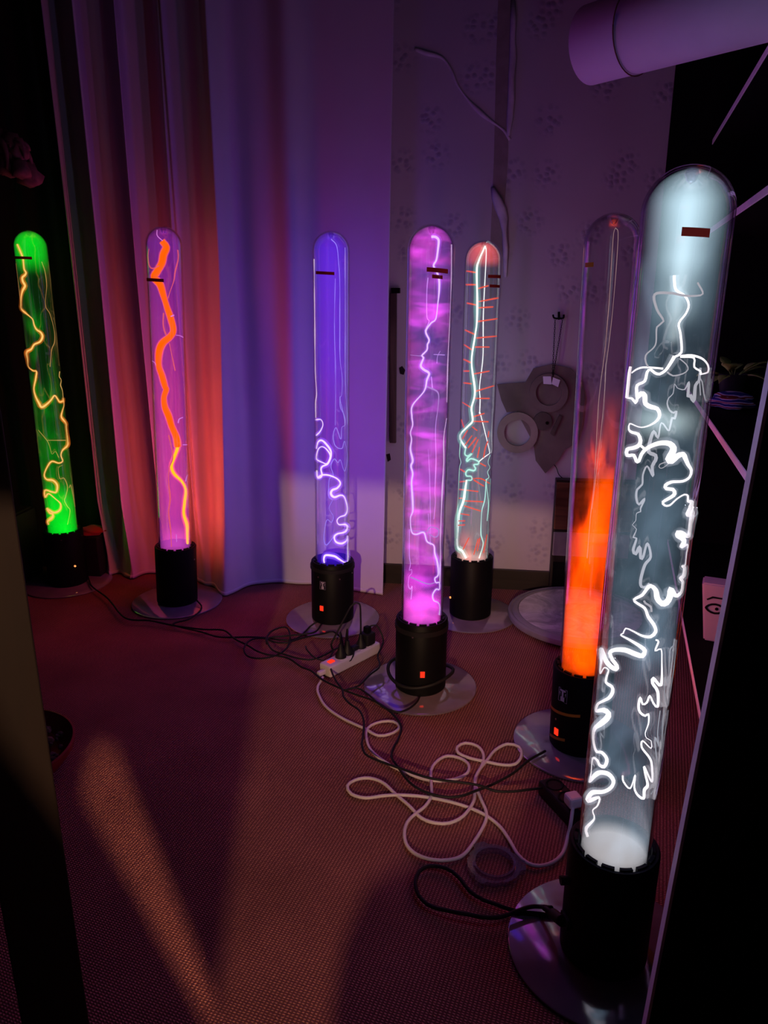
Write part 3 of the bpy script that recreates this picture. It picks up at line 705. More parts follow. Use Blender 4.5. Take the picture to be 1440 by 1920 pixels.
t5.arc(P2('140,400 130,560 145,640 130,700 120,900 105,1200 95,1500', *B), 0.0013, arc_teal, 'front', k=0.95)
spk = [('290,400 195,385', A), ('295,530 190,530', A), ('300,745 200,725', A), ('280,1055 180,1010', A), ('260,1225 170,1165', A), ('240,1355 165,1320', A), ('225,1445 165,1445', A), ('250,1580 165,1570', A), ('240,1830 150,1775', A),
       ('320,570 430,540', A), ('320,710 540,670', A), ('320,775 480,765', A), ('315,920 540,890', A), ('300,1095 520,1075', A), ('285,1190 440,1190', A), ('275,1475 440,1445', A), ('290,1660 490,1600', A), ('290,1735 440,1735', A),
       ('280,130 410,90', B), ('280,180 455,185', B), ('180,250 150,160', B), ('270,240 330,285', B), ('160,380 220,280', B), ('190,450 270,340', B), ('225,480 320,360', B), ('270,530 340,380', B), ('330,590 355,470', B), ('360,650 425,685', B),
       ('290,840 405,910', B), ('120,860 195,855', B), ('120,945 340,970', B), ('110,1045 165,1045', B), ('185,1075 400,1085', B), ('180,1130 370,1190', B), ('140,1220 240,1235', B), ('120,1300 190,1300', B), ('115,1350 190,1345', B),
       ('170,1620 235,1490', B), ('290,1680 340,1500', B), ('330,1640 360,1490', B), ('400,1660 440,1450', B), ('120,715 190,750', B), ('400,590 420,480 450,400', B), ('450,360 460,290', B)]
for s, o in spk: t5.arc(P2(s, *o), 0.0019, arc_red, 'front', halo=halo_r, hr=2.4, vary=0.1, name='arc_spike')
t5.tape((915, 518), (939, 519), 0.0105, M['tape']); t5.tape((918, 536), (937, 537), 0.0095, M['tape'])
t5.pilot(846, 1120)
t5.lights((0.70, 1.0, 0.92), 0.8, weights=(0.8, 1.4, 1.5, 0.8, 0.5))

# --- tube 6: orange flame-like plume
t6 = Tube('t6', 'clear plasma tube with a flame-like orange plume, half hidden behind the white tube', (1085, 1395), 1.376, 6, 0.54, -0.014)
def flame_mat():
    m, nt, out = new_mat('flame_plume'); m.cycles.volume_step_rate = 0.35
    tc = N(nt, 'ShaderNodeTexCoord'); sp = N(nt, 'ShaderNodeSeparateXYZ'); L(nt, tc.outputs['Object'], sp.inputs[0])
    def math_(op, a, b=None, c=None):
        n = N(nt, 'ShaderNodeMath', operation=op)
        for i, q in enumerate((a, b, c)):
            if q is None: continue
            if isinstance(q, (int, float)): n.inputs[i].default_value = q
            else: L(nt, q, n.inputs[i])
        return n.outputs[0]
    def mrange(v, a, b, c=0.0, d=1.0, smooth=False):
        n = N(nt, 'ShaderNodeMapRange'); n.interpolation_type = 'SMOOTHSTEP' if smooth else 'LINEAR'
        for i, q in enumerate((a, b, c, d)): n.inputs[1 + i].default_value = q
        L(nt, v, n.inputs[0]); return n.outputs[0]
    z = sp.outputs['Z']
    cxs = math_('MULTIPLY', math_('SINE', math_('MULTIPLY_ADD', z, 9.0, 0.6)), 0.014)
    cxs = math_('ADD', cxs, mrange(z, 0.3, 1.0, -0.008, 0.016))
    dx = math_('SUBTRACT', sp.outputs['X'], cxs)
    dist = math_('SQRT', math_('ADD', math_('MULTIPLY', dx, dx), math_('MULTIPLY', sp.outputs['Y'], sp.outputs['Y'])))
    mp = N(nt, 'ShaderNodeMapping'); mp.inputs['Scale'].default_value = (17, 17, 5.5); L(nt, tc.outputs['Object'], mp.inputs[0])
    no = N(nt, 'ShaderNodeTexNoise'); no.inputs['Scale'].default_value = 1; no.inputs['Detail'].default_value = 3; no.inputs['Distortion'].default_value = 0.9
    L(nt, mp.outputs[0], no.inputs['Vector'])
    dist = math_('ADD', dist, mrange(no.outputs['Fac'], 0.3, 0.7, 0.040, -0.034))
    wid = mrange(z, 0.25, 1.0, 0.082, 0.044, True)
    core = mrange(math_('DIVIDE', dist, wid), 1.0, 0.35, 0.0, 1.0, True)
    fade = mrange(z, 0.66, 1.0, 1.0, 0.0, True)
    dens = math_('MULTIPLY', core, fade)
    e = N(nt, 'ShaderNodeEmission'); cr = N(nt, 'ShaderNodeValToRGB')
    cr.color_ramp.elements[0].color = (1.0, 0.028, 0.0, 1); cr.color_ramp.elements[1].color = (1.0, 0.105, 0.0, 1)
    L(nt, mrange(math_('DIVIDE', dist, wid), 0.9, 0.15), cr.inputs[0]); L(nt, cr.outputs[0], e.inputs[0])
    L(nt, math_('MULTIPLY', dens, 19.0), e.inputs[1]); L(nt, e.outputs[0], out.inputs['Volume'])
    return m
r6 = RG * 0.925; fo = lathe('flame_plume', [(0, t6.g0 + .004), (r6, t6.g0 + .004), (r6, 1.02), (0, 1.02)], flame_mat(), t6.e, 40, smooth=False)
fo.rotation_euler = (0, 0, math.radians(-16))
arc_hair = emit('arc_hairline', (1.0, 0.62, 0.62), 0.35)
A, B = ((1040, 280), 0.27778), ((1000, 680), 0.3056)
t6.arc(P2('410,530 395,600 370,1000 345,1300', *A) + P2('430,0 400,250 375,700 350,950 330,1200', *B), 0.0007, arc_hair, 'mid', vary=0.2)
t6.arc(P2('412,530 428,600 395,1050 355,1400', *A) + P2('445,20 432,250 395,600 360,900', *B), 0.0006, arc_hair, 'mid', vary=0.2, k=0.7)
t6.tape((1097, 497), (1113, 496), 0.010, M['tape_orange'])
t6.switch(1045, 1371); t6.emblem(1055, 1304, 1.05)
t6.tape((1025, 1320), (1088, 1343), 0.0085, M['tape_orange'], on='base'); t6.tape((1031, 1376), (1059, 1388), 0.0085, M['tape_orange'], on='base')
t6.screws([(1043, 1348)])
t6.lights((1.0, 0.13, 0.03), 2.2, z0=0.32, z1=0.95, weights=(1.7, 1.4, 1.0, 0.6, 0.3))

# --- tube 7: white
arc_w7 = emit('arc_bright_white', (1.0, 0.93, 0.98), 1.35); arc_g7 = emit('arc_grey_faint', (0.62, 0.60, 0.68), 0.7)
halo_w = glow_vol('halo_white', (0.80, 0.86, 1.0), 12)
t7 = Tube('t7', 'nearest and largest plasma tube, misty white glow with squiggling white arcs, at right', (1128, 1780), 1.373, 7, 0.416, 0.010)
FOG = (0.36, 0.56, 0.76)
t7.gas([dict(c=FOG, s=0.75, z=[(0, 1.2), (0.06, 0.8), (0.5, 0.65), (0.8, 0.55), (0.87, 0.9), (1, 0.8)], r=(0.064, 0.05)),
        dict(c=FOG, s=5.0, z=[(0, 1), (0.5, 0.9), (1, 0.6)], n=((11, 11, 6), 0.44, 0.80), dist=1.2),
        dict(c=(0.60, 0.84, 0.95), s=13.0, z=[(0, 0), (0.80, 0), (0.86, 0.22), (0.90, 0.65), (0.955, 1.0), (0.98, 0.6), (1, 0.15)], r=(0.056, 0.008)),
        dict(c=(1.0, 0.93, 0.95), s=11.0, z=[(0, 1), (0.022, 0.9), (0.036, 0), (1, 0)]),
        dict(c=(0.75, 0.95, 1.0), s=7.0, z=[(0, 0), (0.66, 0), (0.69, 0.9), (0.715, 0), (1, 0)], r=(0.06, 0.02)),
        dict(c=(0.75, 0.93, 1.0), s=22.0, z=[(0, 0), (0.785, 0), (0.80, 1), (0.84, 0.8), (0.90, 0.3), (1, 0)], r=(0.016, 0.0)),
        dict(c=(0.68, 0.90, 1.0), s=9.0, z=[(0, 0), (0.80, 0), (0.84, 0.7), (0.89, 0.8), (0.95, 0.2), (1, 0)], r=(0.036, 0.004))])
A = ((1040, 280), 0.27778); B = ((1140, 660), 0.15625); C_ = ((1120, 950), 0.15625); D_ = ((1080, 1200), 0.15625); E_ = ((940, 1480), 0.3056)
t7.arc(P2('808,850 808,890 820,950 880,990 905,1050 885,1110 838,1175 850,1250 855,1370 810,1400', *A), 0.0016, arc_w7, 'mid', halo=halo_w)
t7.arc(P2('965,900 1000,975 930,990 860,985 780,970 675,980 690,1080 735,1160 690,1200 680,1320 615,1390 620,1450 650,1490', *A), 0.0013, arc_g7, 'front')
t7.arc(P2('800,50 740,150 690,220 620,265 560,250 510,210 470,240 440,350 350,400 345,500 350,560 330,610 290,560 230,550', *B), 0.0022, arc_w7, halo=halo_w)
t7.arc(P2('225,550 240,400 255,250 270,180', *B), 0.0024, arc_w7, k=0.93)
t7.arc(P2('350,540 400,500 440,520 450,620 520,660 590,680 620,750 590,820 500,880 400,905 330,885 260,860 250,930 290,965 360,985 390,1060 370,1120 310,1150 230,1170 230,1240 310,1240 340,1310 370,1310 400,1230 460,1160 560,1110 650,1090 740,1100 785,1150 770,1210 725,1290 760,1310 830,1250 900,1225 930,1280 960,1350 1000,1420 980,1500 900,1550 760,1560 690,1600 700,1640 780,1650 800,1700 760,1740 660,1800 680,1840 740,1840 830,1760 920,1710 960,1730 960,1790 1010,1800 990,1860', *B)
       + P2('1130,0 1090,95 1140,60 1120,220 1110,330 1080,355 1020,320 970,310 970,350 1030,390 1040,430 1010,480 1090,460 1070,560 1080,620 1060,700 1020,715 1050,740 1040,830 1000,860 1030,910 1010,1020 950,1070 910,1030 880,990 870,1080 830,1150 770,1160 720,1100 700,1000 640,950 590,990 540,1060 440,1115 480,1160 570,1220 610,1320 680,1420 700,1500 640,1560 540,1550 420,1490 340,1460 310,1520 280,1540 390,1600 520,1680 570,1730 540,1790 460,1770 330,1720 200,1720 150,1760 180,1830', *C_)
       + P2('430,230 490,310 480,350 420,320 360,250 300,110 300,250 290,400 340,330 390,360 370,430 360,510 430,560 440,620 400,690 330,730 260,770 240,850 330,840 390,880 370,940 290,1010 220,1070 205,1180 240,1330 310,1350 370,1430 340,1520 280,1500 260,1450 200,1420 180,1600 160,1700 220,1630 290,1590 390,1610 450,1690 420,1770 330,1820 200,1830 150,1890', *D_)
       + P2('535,70 600,50 590,100 560,130 570,180 520,240 530,290', *E_), 0.0028, arc_w7, halo=halo_w, hr=2.5, vary=0.55)
t7.arc(P2('390,1120 440,1165', *B), 0.0015, arc_w7); t7.arc(P2('725,1310 620,1350 620,1390 660,1390 740,1330', *B), 0.0009, arc_g7)
t7.arc(P2('870,50 1000,40 1130,80 1200,160 1200,240 1110,270', *B), 0.0011, arc_w7); t7.arc(P2('860,80 940,150 960,210 900,260 780,285 710,240', *B), 0.0011, arc_g7)
t7.arc(P2('870,55 1030,70 1035,180 1110,230 1110,270', *B), 0.0016, arc_w7); t7.arc(P2('285,250 340,210 420,185 560,190 660,200', *B), 0.0011, arc_w7)
t7.arc(P2('1110,190 1100,280 1090,350 1050,400 1030,590 990,520 960,530 970,360 920,450 830,430 800,380 780,500 730,550 710,620 740,700 790,730 820,710 800,800 770,790 740,920 720,940 640,850 600,1030 550,950 500,1090 490,1200 570,1240 570,1300 530,1370 540,1490 470,1370 420,1470 410,1590 350,1650 340,1750 370,1830 440,1760 390,1880', *B)
       + P2('520,60 470,80 460,170 420,220 470,270 430,370 470,380 430,520 460,570 510,480 520,620 550,600 600,440 640,600 570,700 520,880 530,960 590,960 620,920', *C_), 0.0018, arc_g7, 'back', vary=0.6)
t7.arc(P2('560,1130 580,1160 640,1200 650,1260', *C_), 0.0012, arc_g7)
t7.arc(P2('960,0 990,20 950,130 1020,110 1030,250 1020,540 930,460 920,520 980,620 980,800 930,760 885,670 850,750 800,770 770,690 750,800 770,870 830,910 870,890 870,1000 830,1120 850,1180 900,1210 900,1300 800,1210 790,1290 880,1410 910,1500 910,1700 820,1520 830,1600 860,1740 820,1800 810,1900 740,1860 700,1770 710,1620 650,1780 570,1700 560,1630', *D_), 0.0018, arc_w7, 'back', vary=0.5)
for s in ('1180,60 1130,120 1120,300 1100,520 1070,440 1060,600 1090,780', '1200,0 1180,300 1140,560 1110,790', '1010,850 990,1000 980,1150 1000,1280 950,1170 960,1350 985,1600 950,1760 900,1850', '1060,840 1040,1000 1030,1270 1000,1500 960,1800'):
    t7.arc(P2(s, *D_), 0.0009, arc_g7, 'back', k=0.95)
t7.arc(P2('1110,520 1100,330 1130,360 1150,500 1170,580', *B), 0.0009, arc_g7, 'back', k=0.95)
t7.tape((1278, 434), (1331, 437), 0.0115)
t7.lights((0.45, 0.38, 1.0), 4.2, weights=(0.7, 0.8, 0.9, 1.2, 2.0))
# knob and inlet plug on the left side of the white tube's base
a7, z7 = t7.on_base(1056, 1648)
prism('knob', circ(0, 0, 0.0085, 14), 0.014, M['black_rubber'], t7.e, t7.frame(math.radians(184), 0.165))
prism('socket', [(-.014, -.011), (.014, -.011), (.014, .011), (-.014, .011)], 0.006, M['black_rubber'], t7.e, t7.frame(math.radians(192), 0.085))

# ------------------------------------------------------------------ black bookcase at right
BK = math.radians(17); BN = Vector((math.cos(BK), -math.sin(BK), 0)); BD = Vector((math.sin(BK), math.cos(BK), 0)); BOFF = 0.25
def bk(u, v, z=0): return BN * (BOFF + u) + BD * v + Vector((0, 0, z))     # u: depth into the case, v: along its front
def bkbox(name, u0, u1, v0, v1, z0, z1, mat, parent, bev=0.0015):
    c = bk((u0 + u1) / 2, (v0 + v1) / 2, (z0 + z1) / 2) - parent.location if parent else bk((u0 + u1) / 2, (v0 + v1) / 2, (z0 + z1) / 2)
    return box(name, c, (u1 - u0, v1 - v0, z1 - z0), mat, parent, bev, -BK, 1)
V0, V1 = 1.25, 2.99
bc = thing('bookcase', 'tall black open bookcase with pale shelf edges, against the dark right side', 'bookcase', bk(0, V0))
bkbox('side_panel', 0, 0.36, V0, V0 + 0.02, 0.0, 1.70, M['matte_black'], bc)
bkbox('side_panel', -0.14, 0.36, V1 - 0.02, V1, 0.0, 2.4, M['matte_black'], bc)
bkbox('back_panel', 0.355, 0.37, V0, V1, 0.0, 2.4, M['matte_black'], bc)
SH = [(0.28, 'C'), (0.88, 'B'), (1.40, 'A'), (1.70, 'D')]
for z, _ in SH:
    s = bkbox('shelf', 0.002, 0.355, V0 + 0.02, V1 - 0.02, z - 0.018, z, M['matte_black'], bc)
    bkbox('edge_band', -0.0005, 0.0025, V0 + 0.02, V1 - 0.02, z - 0.018, z, M['white_edge'], bc).parent = bc
# panel leaning close to the camera
lp = thing('leaning_panel', 'tall black panel with a thin pale edge, close up at the right border', 'panel', Vector((0.386, 0.868, 0)))
lp.rotation_euler = (0, math.radians(2.6), math.radians(-12))
box('board', (0.28, 0, 0.85), (0.55, 0.021, 1.7), M['matte_black'], lp)
box('edge_strip', (0.0025, 0, 0.85), (0.004, 0.0215, 1.7), M['white_edge'], lp)

# things on the shelves
pl = thing('potted_plant', 'small green-leaved plant on the bookcase shelf beside the leaning panel', 'plant', bk(0.11, 2.62, 0.881))
M['leaf'] = pbr('leaf_green', (0.45, 0.66, 0.14), 0.5, var=0.3, scale=40); M['pot'] = pbr('dark_pot', (0.03, 0.03, 0.035), 0.5)
lathe('pot', [(0, 0.0), (0.032, 0.0), (0.042, 0.06), (0.045, 0.075), (0.040, 0.075), (0.037, 0.062), (0, 0.06)], M['pot'], pl, 28)
rl = random.Random(5)
for i in range(11):
    a = rl.uniform(0, 6.28); el = rl.uniform(0.15, 1.0); Lf = rl.uniform(0.055, 0.085)
    d = Vector((math.cos(a) * math.cos(el), math.sin(a) * math.cos(el), math.sin(el))); s_ = d.cross(Vector((0, 0, 1))).normalized(); u_ = s_.cross(d)
    b0 = Vector((0.01 * math.cos(a), 0.01 * math.sin(a), 0.06)); st = b0 + d * 0.035
    sweep('stem', [b0, b0.lerp(st, .5) + Vector((0, 0, .004)), st], 0.0013, M['leaf'], pl, 6)
    v = []; f = []; prof = [(0, 0.002), (0.18, 0.012), (0.4, 0.019), (0.65, 0.014), (0.85, 0.007), (1.0, 0.0008)]
    for t, wd in prof:
        c = st + d * Lf * t - Vector((0, 0, 1)) * 0.03 * t * t
        v += [c - s_ * wd + u_ * 0.004, c - u_ * 0.002, c + s_ * wd + u_ * 0.004]
    for k in range(5):
        q = k * 3; f += [(q, q + 1, q + 4, q + 3), (q + 1, q + 2, q + 5, q + 4)]
    o = mesh_obj('leaf', v, f, M['leaf'], pl, True); sm = o.modifiers.new('thick', 'SOLIDIFY'); sm.thickness = 0.0008
M['stripe'] = None
def stripe_mat():
    m, nt, out = new_mat('striped_cloth'); b = N(nt, 'ShaderNodeBsdfPrincipled'); L(nt, b.outputs[0], out.inputs[0]); b.inputs['Roughness'].default_value = 0.8
    tc = N(nt, 'ShaderNodeTexCoord'); wv = N(nt, 'ShaderNodeTexWave'); wv.inputs['Scale'].default_value = 22; wv.inputs['Distortion'].default_value = 3; wv.bands_direction = 'Z'
    L(nt, tc.outputs['Object'], wv.inputs[0]); cr = N(nt, 'ShaderNodeValToRGB'); cr.color_ramp.interpolation = 'CONSTANT'
    cr.color_ramp.elements[0].color = (0.03, 0.04, 0.20, 1); cr.color_ramp.elements[1].color = (0.7, 0.68, 0.78, 1); cr.color_ramp.elements[1].position = 0.45
    e = cr.color_ramp.elements.new(0.88); e.color = (0.35, 0.06, 0.05, 1)
    L(nt, wv.outputs['Fac'], cr.inputs[0]); L(nt, cr.outputs[0], b.inputs['Base Color']); return m
M['stripe'] = stripe_mat()
def crumple(name, c, size, mat, label, cat, seed):
    bm = bmesh.new(); bmesh.ops.create_icosphere(bm, subdivisions=4, radius=1.0); rn = random.Random(seed)
    ph = [(rn.uniform(2, 6), rn.uniform(2, 6), rn.uniform(2, 6), rn.uniform(0, 6)) for _ in range(5)]
    for v in bm.verts:
        k = 1 + 0.10 * sum(math.sin(a * v.co.x + b * v.co.y + c_ * v.co.z + d) for a, b, c_, d in ph) / 1.6
        v.co = Vector((v.co.x * k * size[0], v.co.y * k * size[1], max(v.co.z * k * size[2], -size[2] * 0.72) + size[2] * 0.72))
    o = bm_obj(name, bm, mat, None, True, c); return tag(o, label, cat)
crumple('striped_cloth', bk(0.08, 2.37, 0.881), (0.055, 0.075, 0.026), M['stripe'], 'crumpled blue and white striped cloth on the shelf below the plant', 'cloth', 3)
# pale box with a drawn eye on the lowest shelf
M['carton'] = pbr('white_carton', (0.66, 0.62, 0.72), 0.5, var=0.04); M['ink'] = pbr('black_ink', (0.01, 0.01, 0.012), 0.6)
ct = thing('gift_bag', 'white tapered bag with a drawn black eye, on the lowest shelf', 'bag', bk(0.10, 2.07, 0.281)); ct.rotation_euler = (0, 0, -math.radians(25))
bm = bmesh.new(); bmesh.ops.create_cube(bm, size=1.0)
for v in bm.verts:
    k = 1.0 if v.co.z > 0 else 0.72
    v.co = Vector((v.co.x * 0.15 * k, v.co.y * 0.06 * k, (v.co.z + 0.5) * 0.17))
bmesh.ops.bevel(bm, geom=bm.edges[:], offset=0.004, segments=2, affect='EDGES'); bm_obj('body', bm, M['carton'], ct)
def almond(w_, h_, n=16): return [(w_ * math.cos(2 * math.pi * i / n), h_ * math.sin(2 * math.pi * i / n) * abs(math.sin(2 * math.pi * i / n)) ** 0.4) for i in range(n)]
def bag_ink(name, poly, holes=()):
    o = prism(name, poly, 0.0012, M['ink'], ct, None, holes=holes)
    for vv in o.data.vertices: vv.co = Vector((vv.co.x - 0.035, vv.co.y - (0.0235 + 0.0065 * (vv.co.z + 0.10) / 0.17) , vv.co.z + 0.10))
bag_ink('eye_outline', almond(0.026, 0.016), [almond(0.019, 0.0105)[::-1]])
bag_ink('pupil', circ(0.004, 0, 0.0045, 14)); bag_ink('eyebrow', [(-0.022, 0.022), (-0.008, 0.030), (0.016, 0.030), (0.016, 0.034), (-0.010, 0.035), (-0.024, 0.025)])

# paper roll lying on the top shelf and jutting out
RR = 0.088
pL = at(1106, 103, 2.10); pL.z = 1.70 + RR + 0.001
pR = Vector((pL.x + 0.53, pL.y - 0.64, pL.z))
ax = (pR - pL).normalized(); sx = ax.cross(Vector((0, 0, 1))).normalized(); up_ = Vector((0, 0, 1))
M['paper'] = pbr('white_paper', (0.72, 0.69, 0.74), 0.7, var=0.03)
ro = thing('paper_roll', 'thick roll of white paper held by a thin band, jutting over the bookcase top', 'roll', (0, 0, 0))
v, f = [], []; NT = 72
for k in range(NT + 1):                      # spiral of 1.6 turns, outer edge loose at top
    t = k / NT; a = math.radians(100) - t * 1.7 * 2 * math.pi; r = RR * (1 - 0.10 * t) if t > 0.03 else RR * 1.01
    off = sx * math.cos(a) * r + up_ * math.sin(a) * r
    for e_ in (pL, pR): v.append(e_ + off)
for k in range(NT): f.append((2 * k, 2 * k + 1, 2 * k + 3, 2 * k + 2))
o = mesh_obj('sheet', v, f, M['paper'], ro, True); sm = o.modifiers.new('thick', 'SOLIDIFY'); sm.thickness = 0.0012
M['rubber'] = pbr('band', (0.16, 0.06, 0.04), 0.6)
cB = pL + ax * 0.125
sweep('band', [cB + (sx * math.cos(a) + up_ * math.sin(a)) * (RR + 0.0015) for a in [2 * math.pi * i / 40 for i in range(41)]], 0.0016, M['rubber'], ro, 6)

# ------------------------------------------------------------------ back-wall things
M['card'] = pbr('brown_card', (0.17, 0.135, 0.11), 0.85, scale=12, var=0.2); M['card_light'] = pbr('tan_card', (0.30, 0.24, 0.19), 0.85, var=0.12)
M['card_dark'] = pbr('dark_metal_disc', (0.09, 0.075, 0.06), 0.5)
hang = thing('wall_hanging', 'brown card hanging with two rings and a pointed foot on the papered wall', 'wall decoration', (0, 0, 0))
def wl(pix, name, th, mat, off, holes=(), parent=None):
    """outline in pixels, cut from sheet of thickness th and hung off the wall"""
    org = onwall(1000, 790, 0); R_ = Vector((1, WSL, 0)).normalized()
    to = lambda p: ((onwall(*p) - org).dot(R_), (onwall(*p) - org).z)
    M_ = Matrix(((R_.x, -R_.y * 1, 0, org.x), (R_.y, R_.x, 0, org.y), (0, 0, 1, org.z), (0, 0, 0, 1))) @ Matrix.Translation((0, -off, 0))
    return prism(name, [to(p) for p in pix], th, mat, parent or hang, M_, holes=[[to(p) for p in h][::-1] for h in holes])
def pc(cx, cy_, r, n=30): return [(cx + r * math.cos(2 * math.pi * i / n), cy_ + r * math.sin(2 * math.pi * i / n)) for i in range(n)]
wl([(932, 720), (985, 716), (1000, 690), (1035, 682), (1070, 690), (1088, 712), (1096, 745), (1090, 800), (1080, 830), (1058, 842), (1046, 862), (1022, 886), (1004, 862), (1000, 830), (968, 770), (950, 772), (940, 750)], 'backing_card', 0.006, M['card'], 0.010)
wl(pc(1028, 735, 36), 'ring', 0.012, M['card'], 0.0165, [pc(1028, 735, 24)])
wl(pc(970, 809, 38), 'ring', 0.012, M['card_light'], 0.0165, [pc(970, 809, 25)])
wl(pc(1017, 788, 17), 'hub_disc', 0.010, M['card_dark'], 0.0165); wl(pc(1025, 791, 3, 12), 'hub_pin', 0.004, M['black'], 0.027)
wl([(1031, 811), (1048, 776), (1053, 779), (1037, 815)], 'bar', 0.010, M['card_dark'], 0.0165)
sweep('lead_wire', spline([onwall(*p, 0.012) for p in ((1030, 864), (1042, 875), (1048, 890), (1058, 900), (1066, 918))], 0.006), 0.0016, M['black_rubber'], hang, 6)
# wall hook with chain and two paper tags
hk = thing('wall_hook', 'small black wall hook with a hanging chain and two white paper tags', 'hook', (0, 0, 0))
sweep('hook', spline([onwall(x, y, o_) for x, y, o_ in ((1037, 590, .03), (1038, 595, .03), (1042, 597, .012), (1048, 597, .008), (1054, 597, .012), (1057, 595, .03), (1057, 590, .03))], 0.004), 0.0035, M['black'], hk, 8)
sweep('peg', [onwall(1048, 598, .003), onwall(1048, 592, .02), onwall(1048, 585, .024)], 0.0045, M['black'], hk, 8)
lk = bpy.data.meshes.new('chain_link'); vv, ff = sweep_data([Vector((0.0026 * math.cos(a), 0, 0.0052 * math.sin(a))) for a in [2 * math.pi * i / 10 for i in range(11)]], 0.0009, 5)
lk.from_pydata([tuple(q) for q in vv], [], ff); lk.materials.append(M['black'])
for (xa, ya), (xb, yb) in (((1041, 599), (1036, 704)), ((1055, 599), (1037, 704))):
    a_, b_ = onwall(xa, ya, 0.02), onwall(xb, yb, 0.03)
    for i in range(26):
        o = bpy.data.objects.new('chain_link', lk); link(o, hk); o.location = a_.lerp(b_, i / 25)
        dv = (b_ - a_); o.rotation_euler = (0, math.atan2(-dv.x, -dv.z) if dv.z < 0 else 0, (i % 2) * math.pi / 2)
for pts in ([(1017, 704), (1032, 704), (1033, 719), (1018, 718)], [(1036, 706), (1049, 711), (1045, 724), (1033, 718)]):
    wl(pts, 'paper_tag', 0.0012, M['paper'], 0.032, parent=hk)
# wooden lath leaning beside the curtain
lt = thing('wooden_lath', 'thin dark wooden lath standing against the wall at the curtain edge', 'lath', (0, 0, 0))
a_, b_ = onwall(742, 549, 0.02), onwall(733, 830, 0.02)
M['lath'] = wood_mat('lath_wood', (0.05, 0.03, 0.025), (0.12, 0.08, 0.06), 0.5)
cL = (a_ + b_) / 2
l1 = box('strip', cL, (0.026, 0.018, (a_ - b_).length), M['lath'], lt, 0.002, WANG); box('end_cap', a_ + Vector((0, 0, 0.008)), (0.034, 0.024, 0.020), M['black'], lt, 0.002, WANG)
# glossy cabinet behind the clear tube
M['varnish'] = wood_mat('varnished_wood', (0.05, 0.022, 0.012), (0.14, 0.065, 0.03), 0.15, 0.6, 'X', 2.0); M['grey_lam'] = pbr('grey_laminate', (0.22, 0.20, 0.20), 0.4)
c0 = onwall(1032, 1000, 0); cx0, cx1 = c0.x, 1.04
cab = thing('cabinet', 'low cabinet with glossy brown upper front and grey drawer, behind the round plinth', 'cabinet', Vector(((cx0 + cx1) / 2, WALL0 + WSL * (cx0 + cx1) / 2 - 0.03, 0)), WANG)
Wc = (cx1 - cx0) / math.cos(WANG)
box('body', (0, 0, 0.245), (Wc, 0.045, 0.49), M['baseboard'], cab, 0.002); 
box('upper_panel', (0, -0.026, 0.385), (Wc - 0.004, 0.010, 0.195), M['varnish'], cab, 0.002)
dr = box('drawer_front', (0, -0.027, 0.225), (Wc - 0.006, 0.012, 0.10), M['grey_lam'], cab, 0.003)
box('drawer_grip', (0, -0.034, 0.235), (0.10, 0.006, 0.012), M['steel'], dr, 0.002)
box('plinth', (0, -0.024, 0.085), (Wc - 0.02, 0.006, 0.12), M['black'], cab, 0.001)
# round low plinth
def marble_mat():
    m, nt, out = new_mat('mottled_plaster_top'); b = N(nt, 'ShaderNodeBsdfPrincipled'); L(nt, b.outputs[0], out.inputs[0]); b.inputs['Roughness'].default_value = 0.35
    tc = N(nt, 'ShaderNodeTexCoord'); no = N(nt, 'ShaderNodeTexNoise'); no.inputs['Scale'].default_value = 9; no.inputs['Detail'].default_value = 8; no.inputs['Roughness'].default_value = 0.7; no.inputs['Distortion'].default_value = 1.4
    L(nt, tc.outputs['Object'], no.inputs['Vector']); cr = N(nt, 'ShaderNodeValToRGB'); cr.color_ramp.elements[0].position = 0.38; cr.color_ramp.elements[1].position = 0.6
    cr.color_ramp.elements[0].color = (0.26, 0.25, 0.27, 1); cr.color_ramp.elements[1].color = (0.62, 0.60, 0.62, 1)
    L(nt, no.outputs['Fac'], cr.inputs[0]); L(nt, cr.outputs[0], b.inputs['Base Color']); return m
M['mottle'] = marble_mat(); M['grey_rim'] = pbr('grey_rim', (0.22, 0.22, 0.23), 0.4)
rp = thing('round_plinth', 'low round plinth with mottled pale top and stepped grey rim, by the cabinet', 'plinth', Vector((0.735, 2.59, 0)))
lathe('foot', [(0, 0.001), (0.19, 0.001), (0.19, 0.018), (0, 0.018)], M['black'], rp, 48)
lathe('rim', [(0.20, 0.018), (0.245, 0.018), (0.262, 0.026), (0.266, 0.036), (0.264, 0.046), (0.256, 0.050), (0.250, 0.047), (0.244, 0.052), (0.228, 0.052), (0.226, 0.048), (0.20, 0.048)], M['grey_rim'], rp, 72, closed=True)
lathe('top', [(0, 0.0185), (0.199, 0.0185), (0.199, 0.0485), (0.2255, 0.049), (0.2255, 0.0505), (0, 0.0505)], M['mottle'], rp, 72)

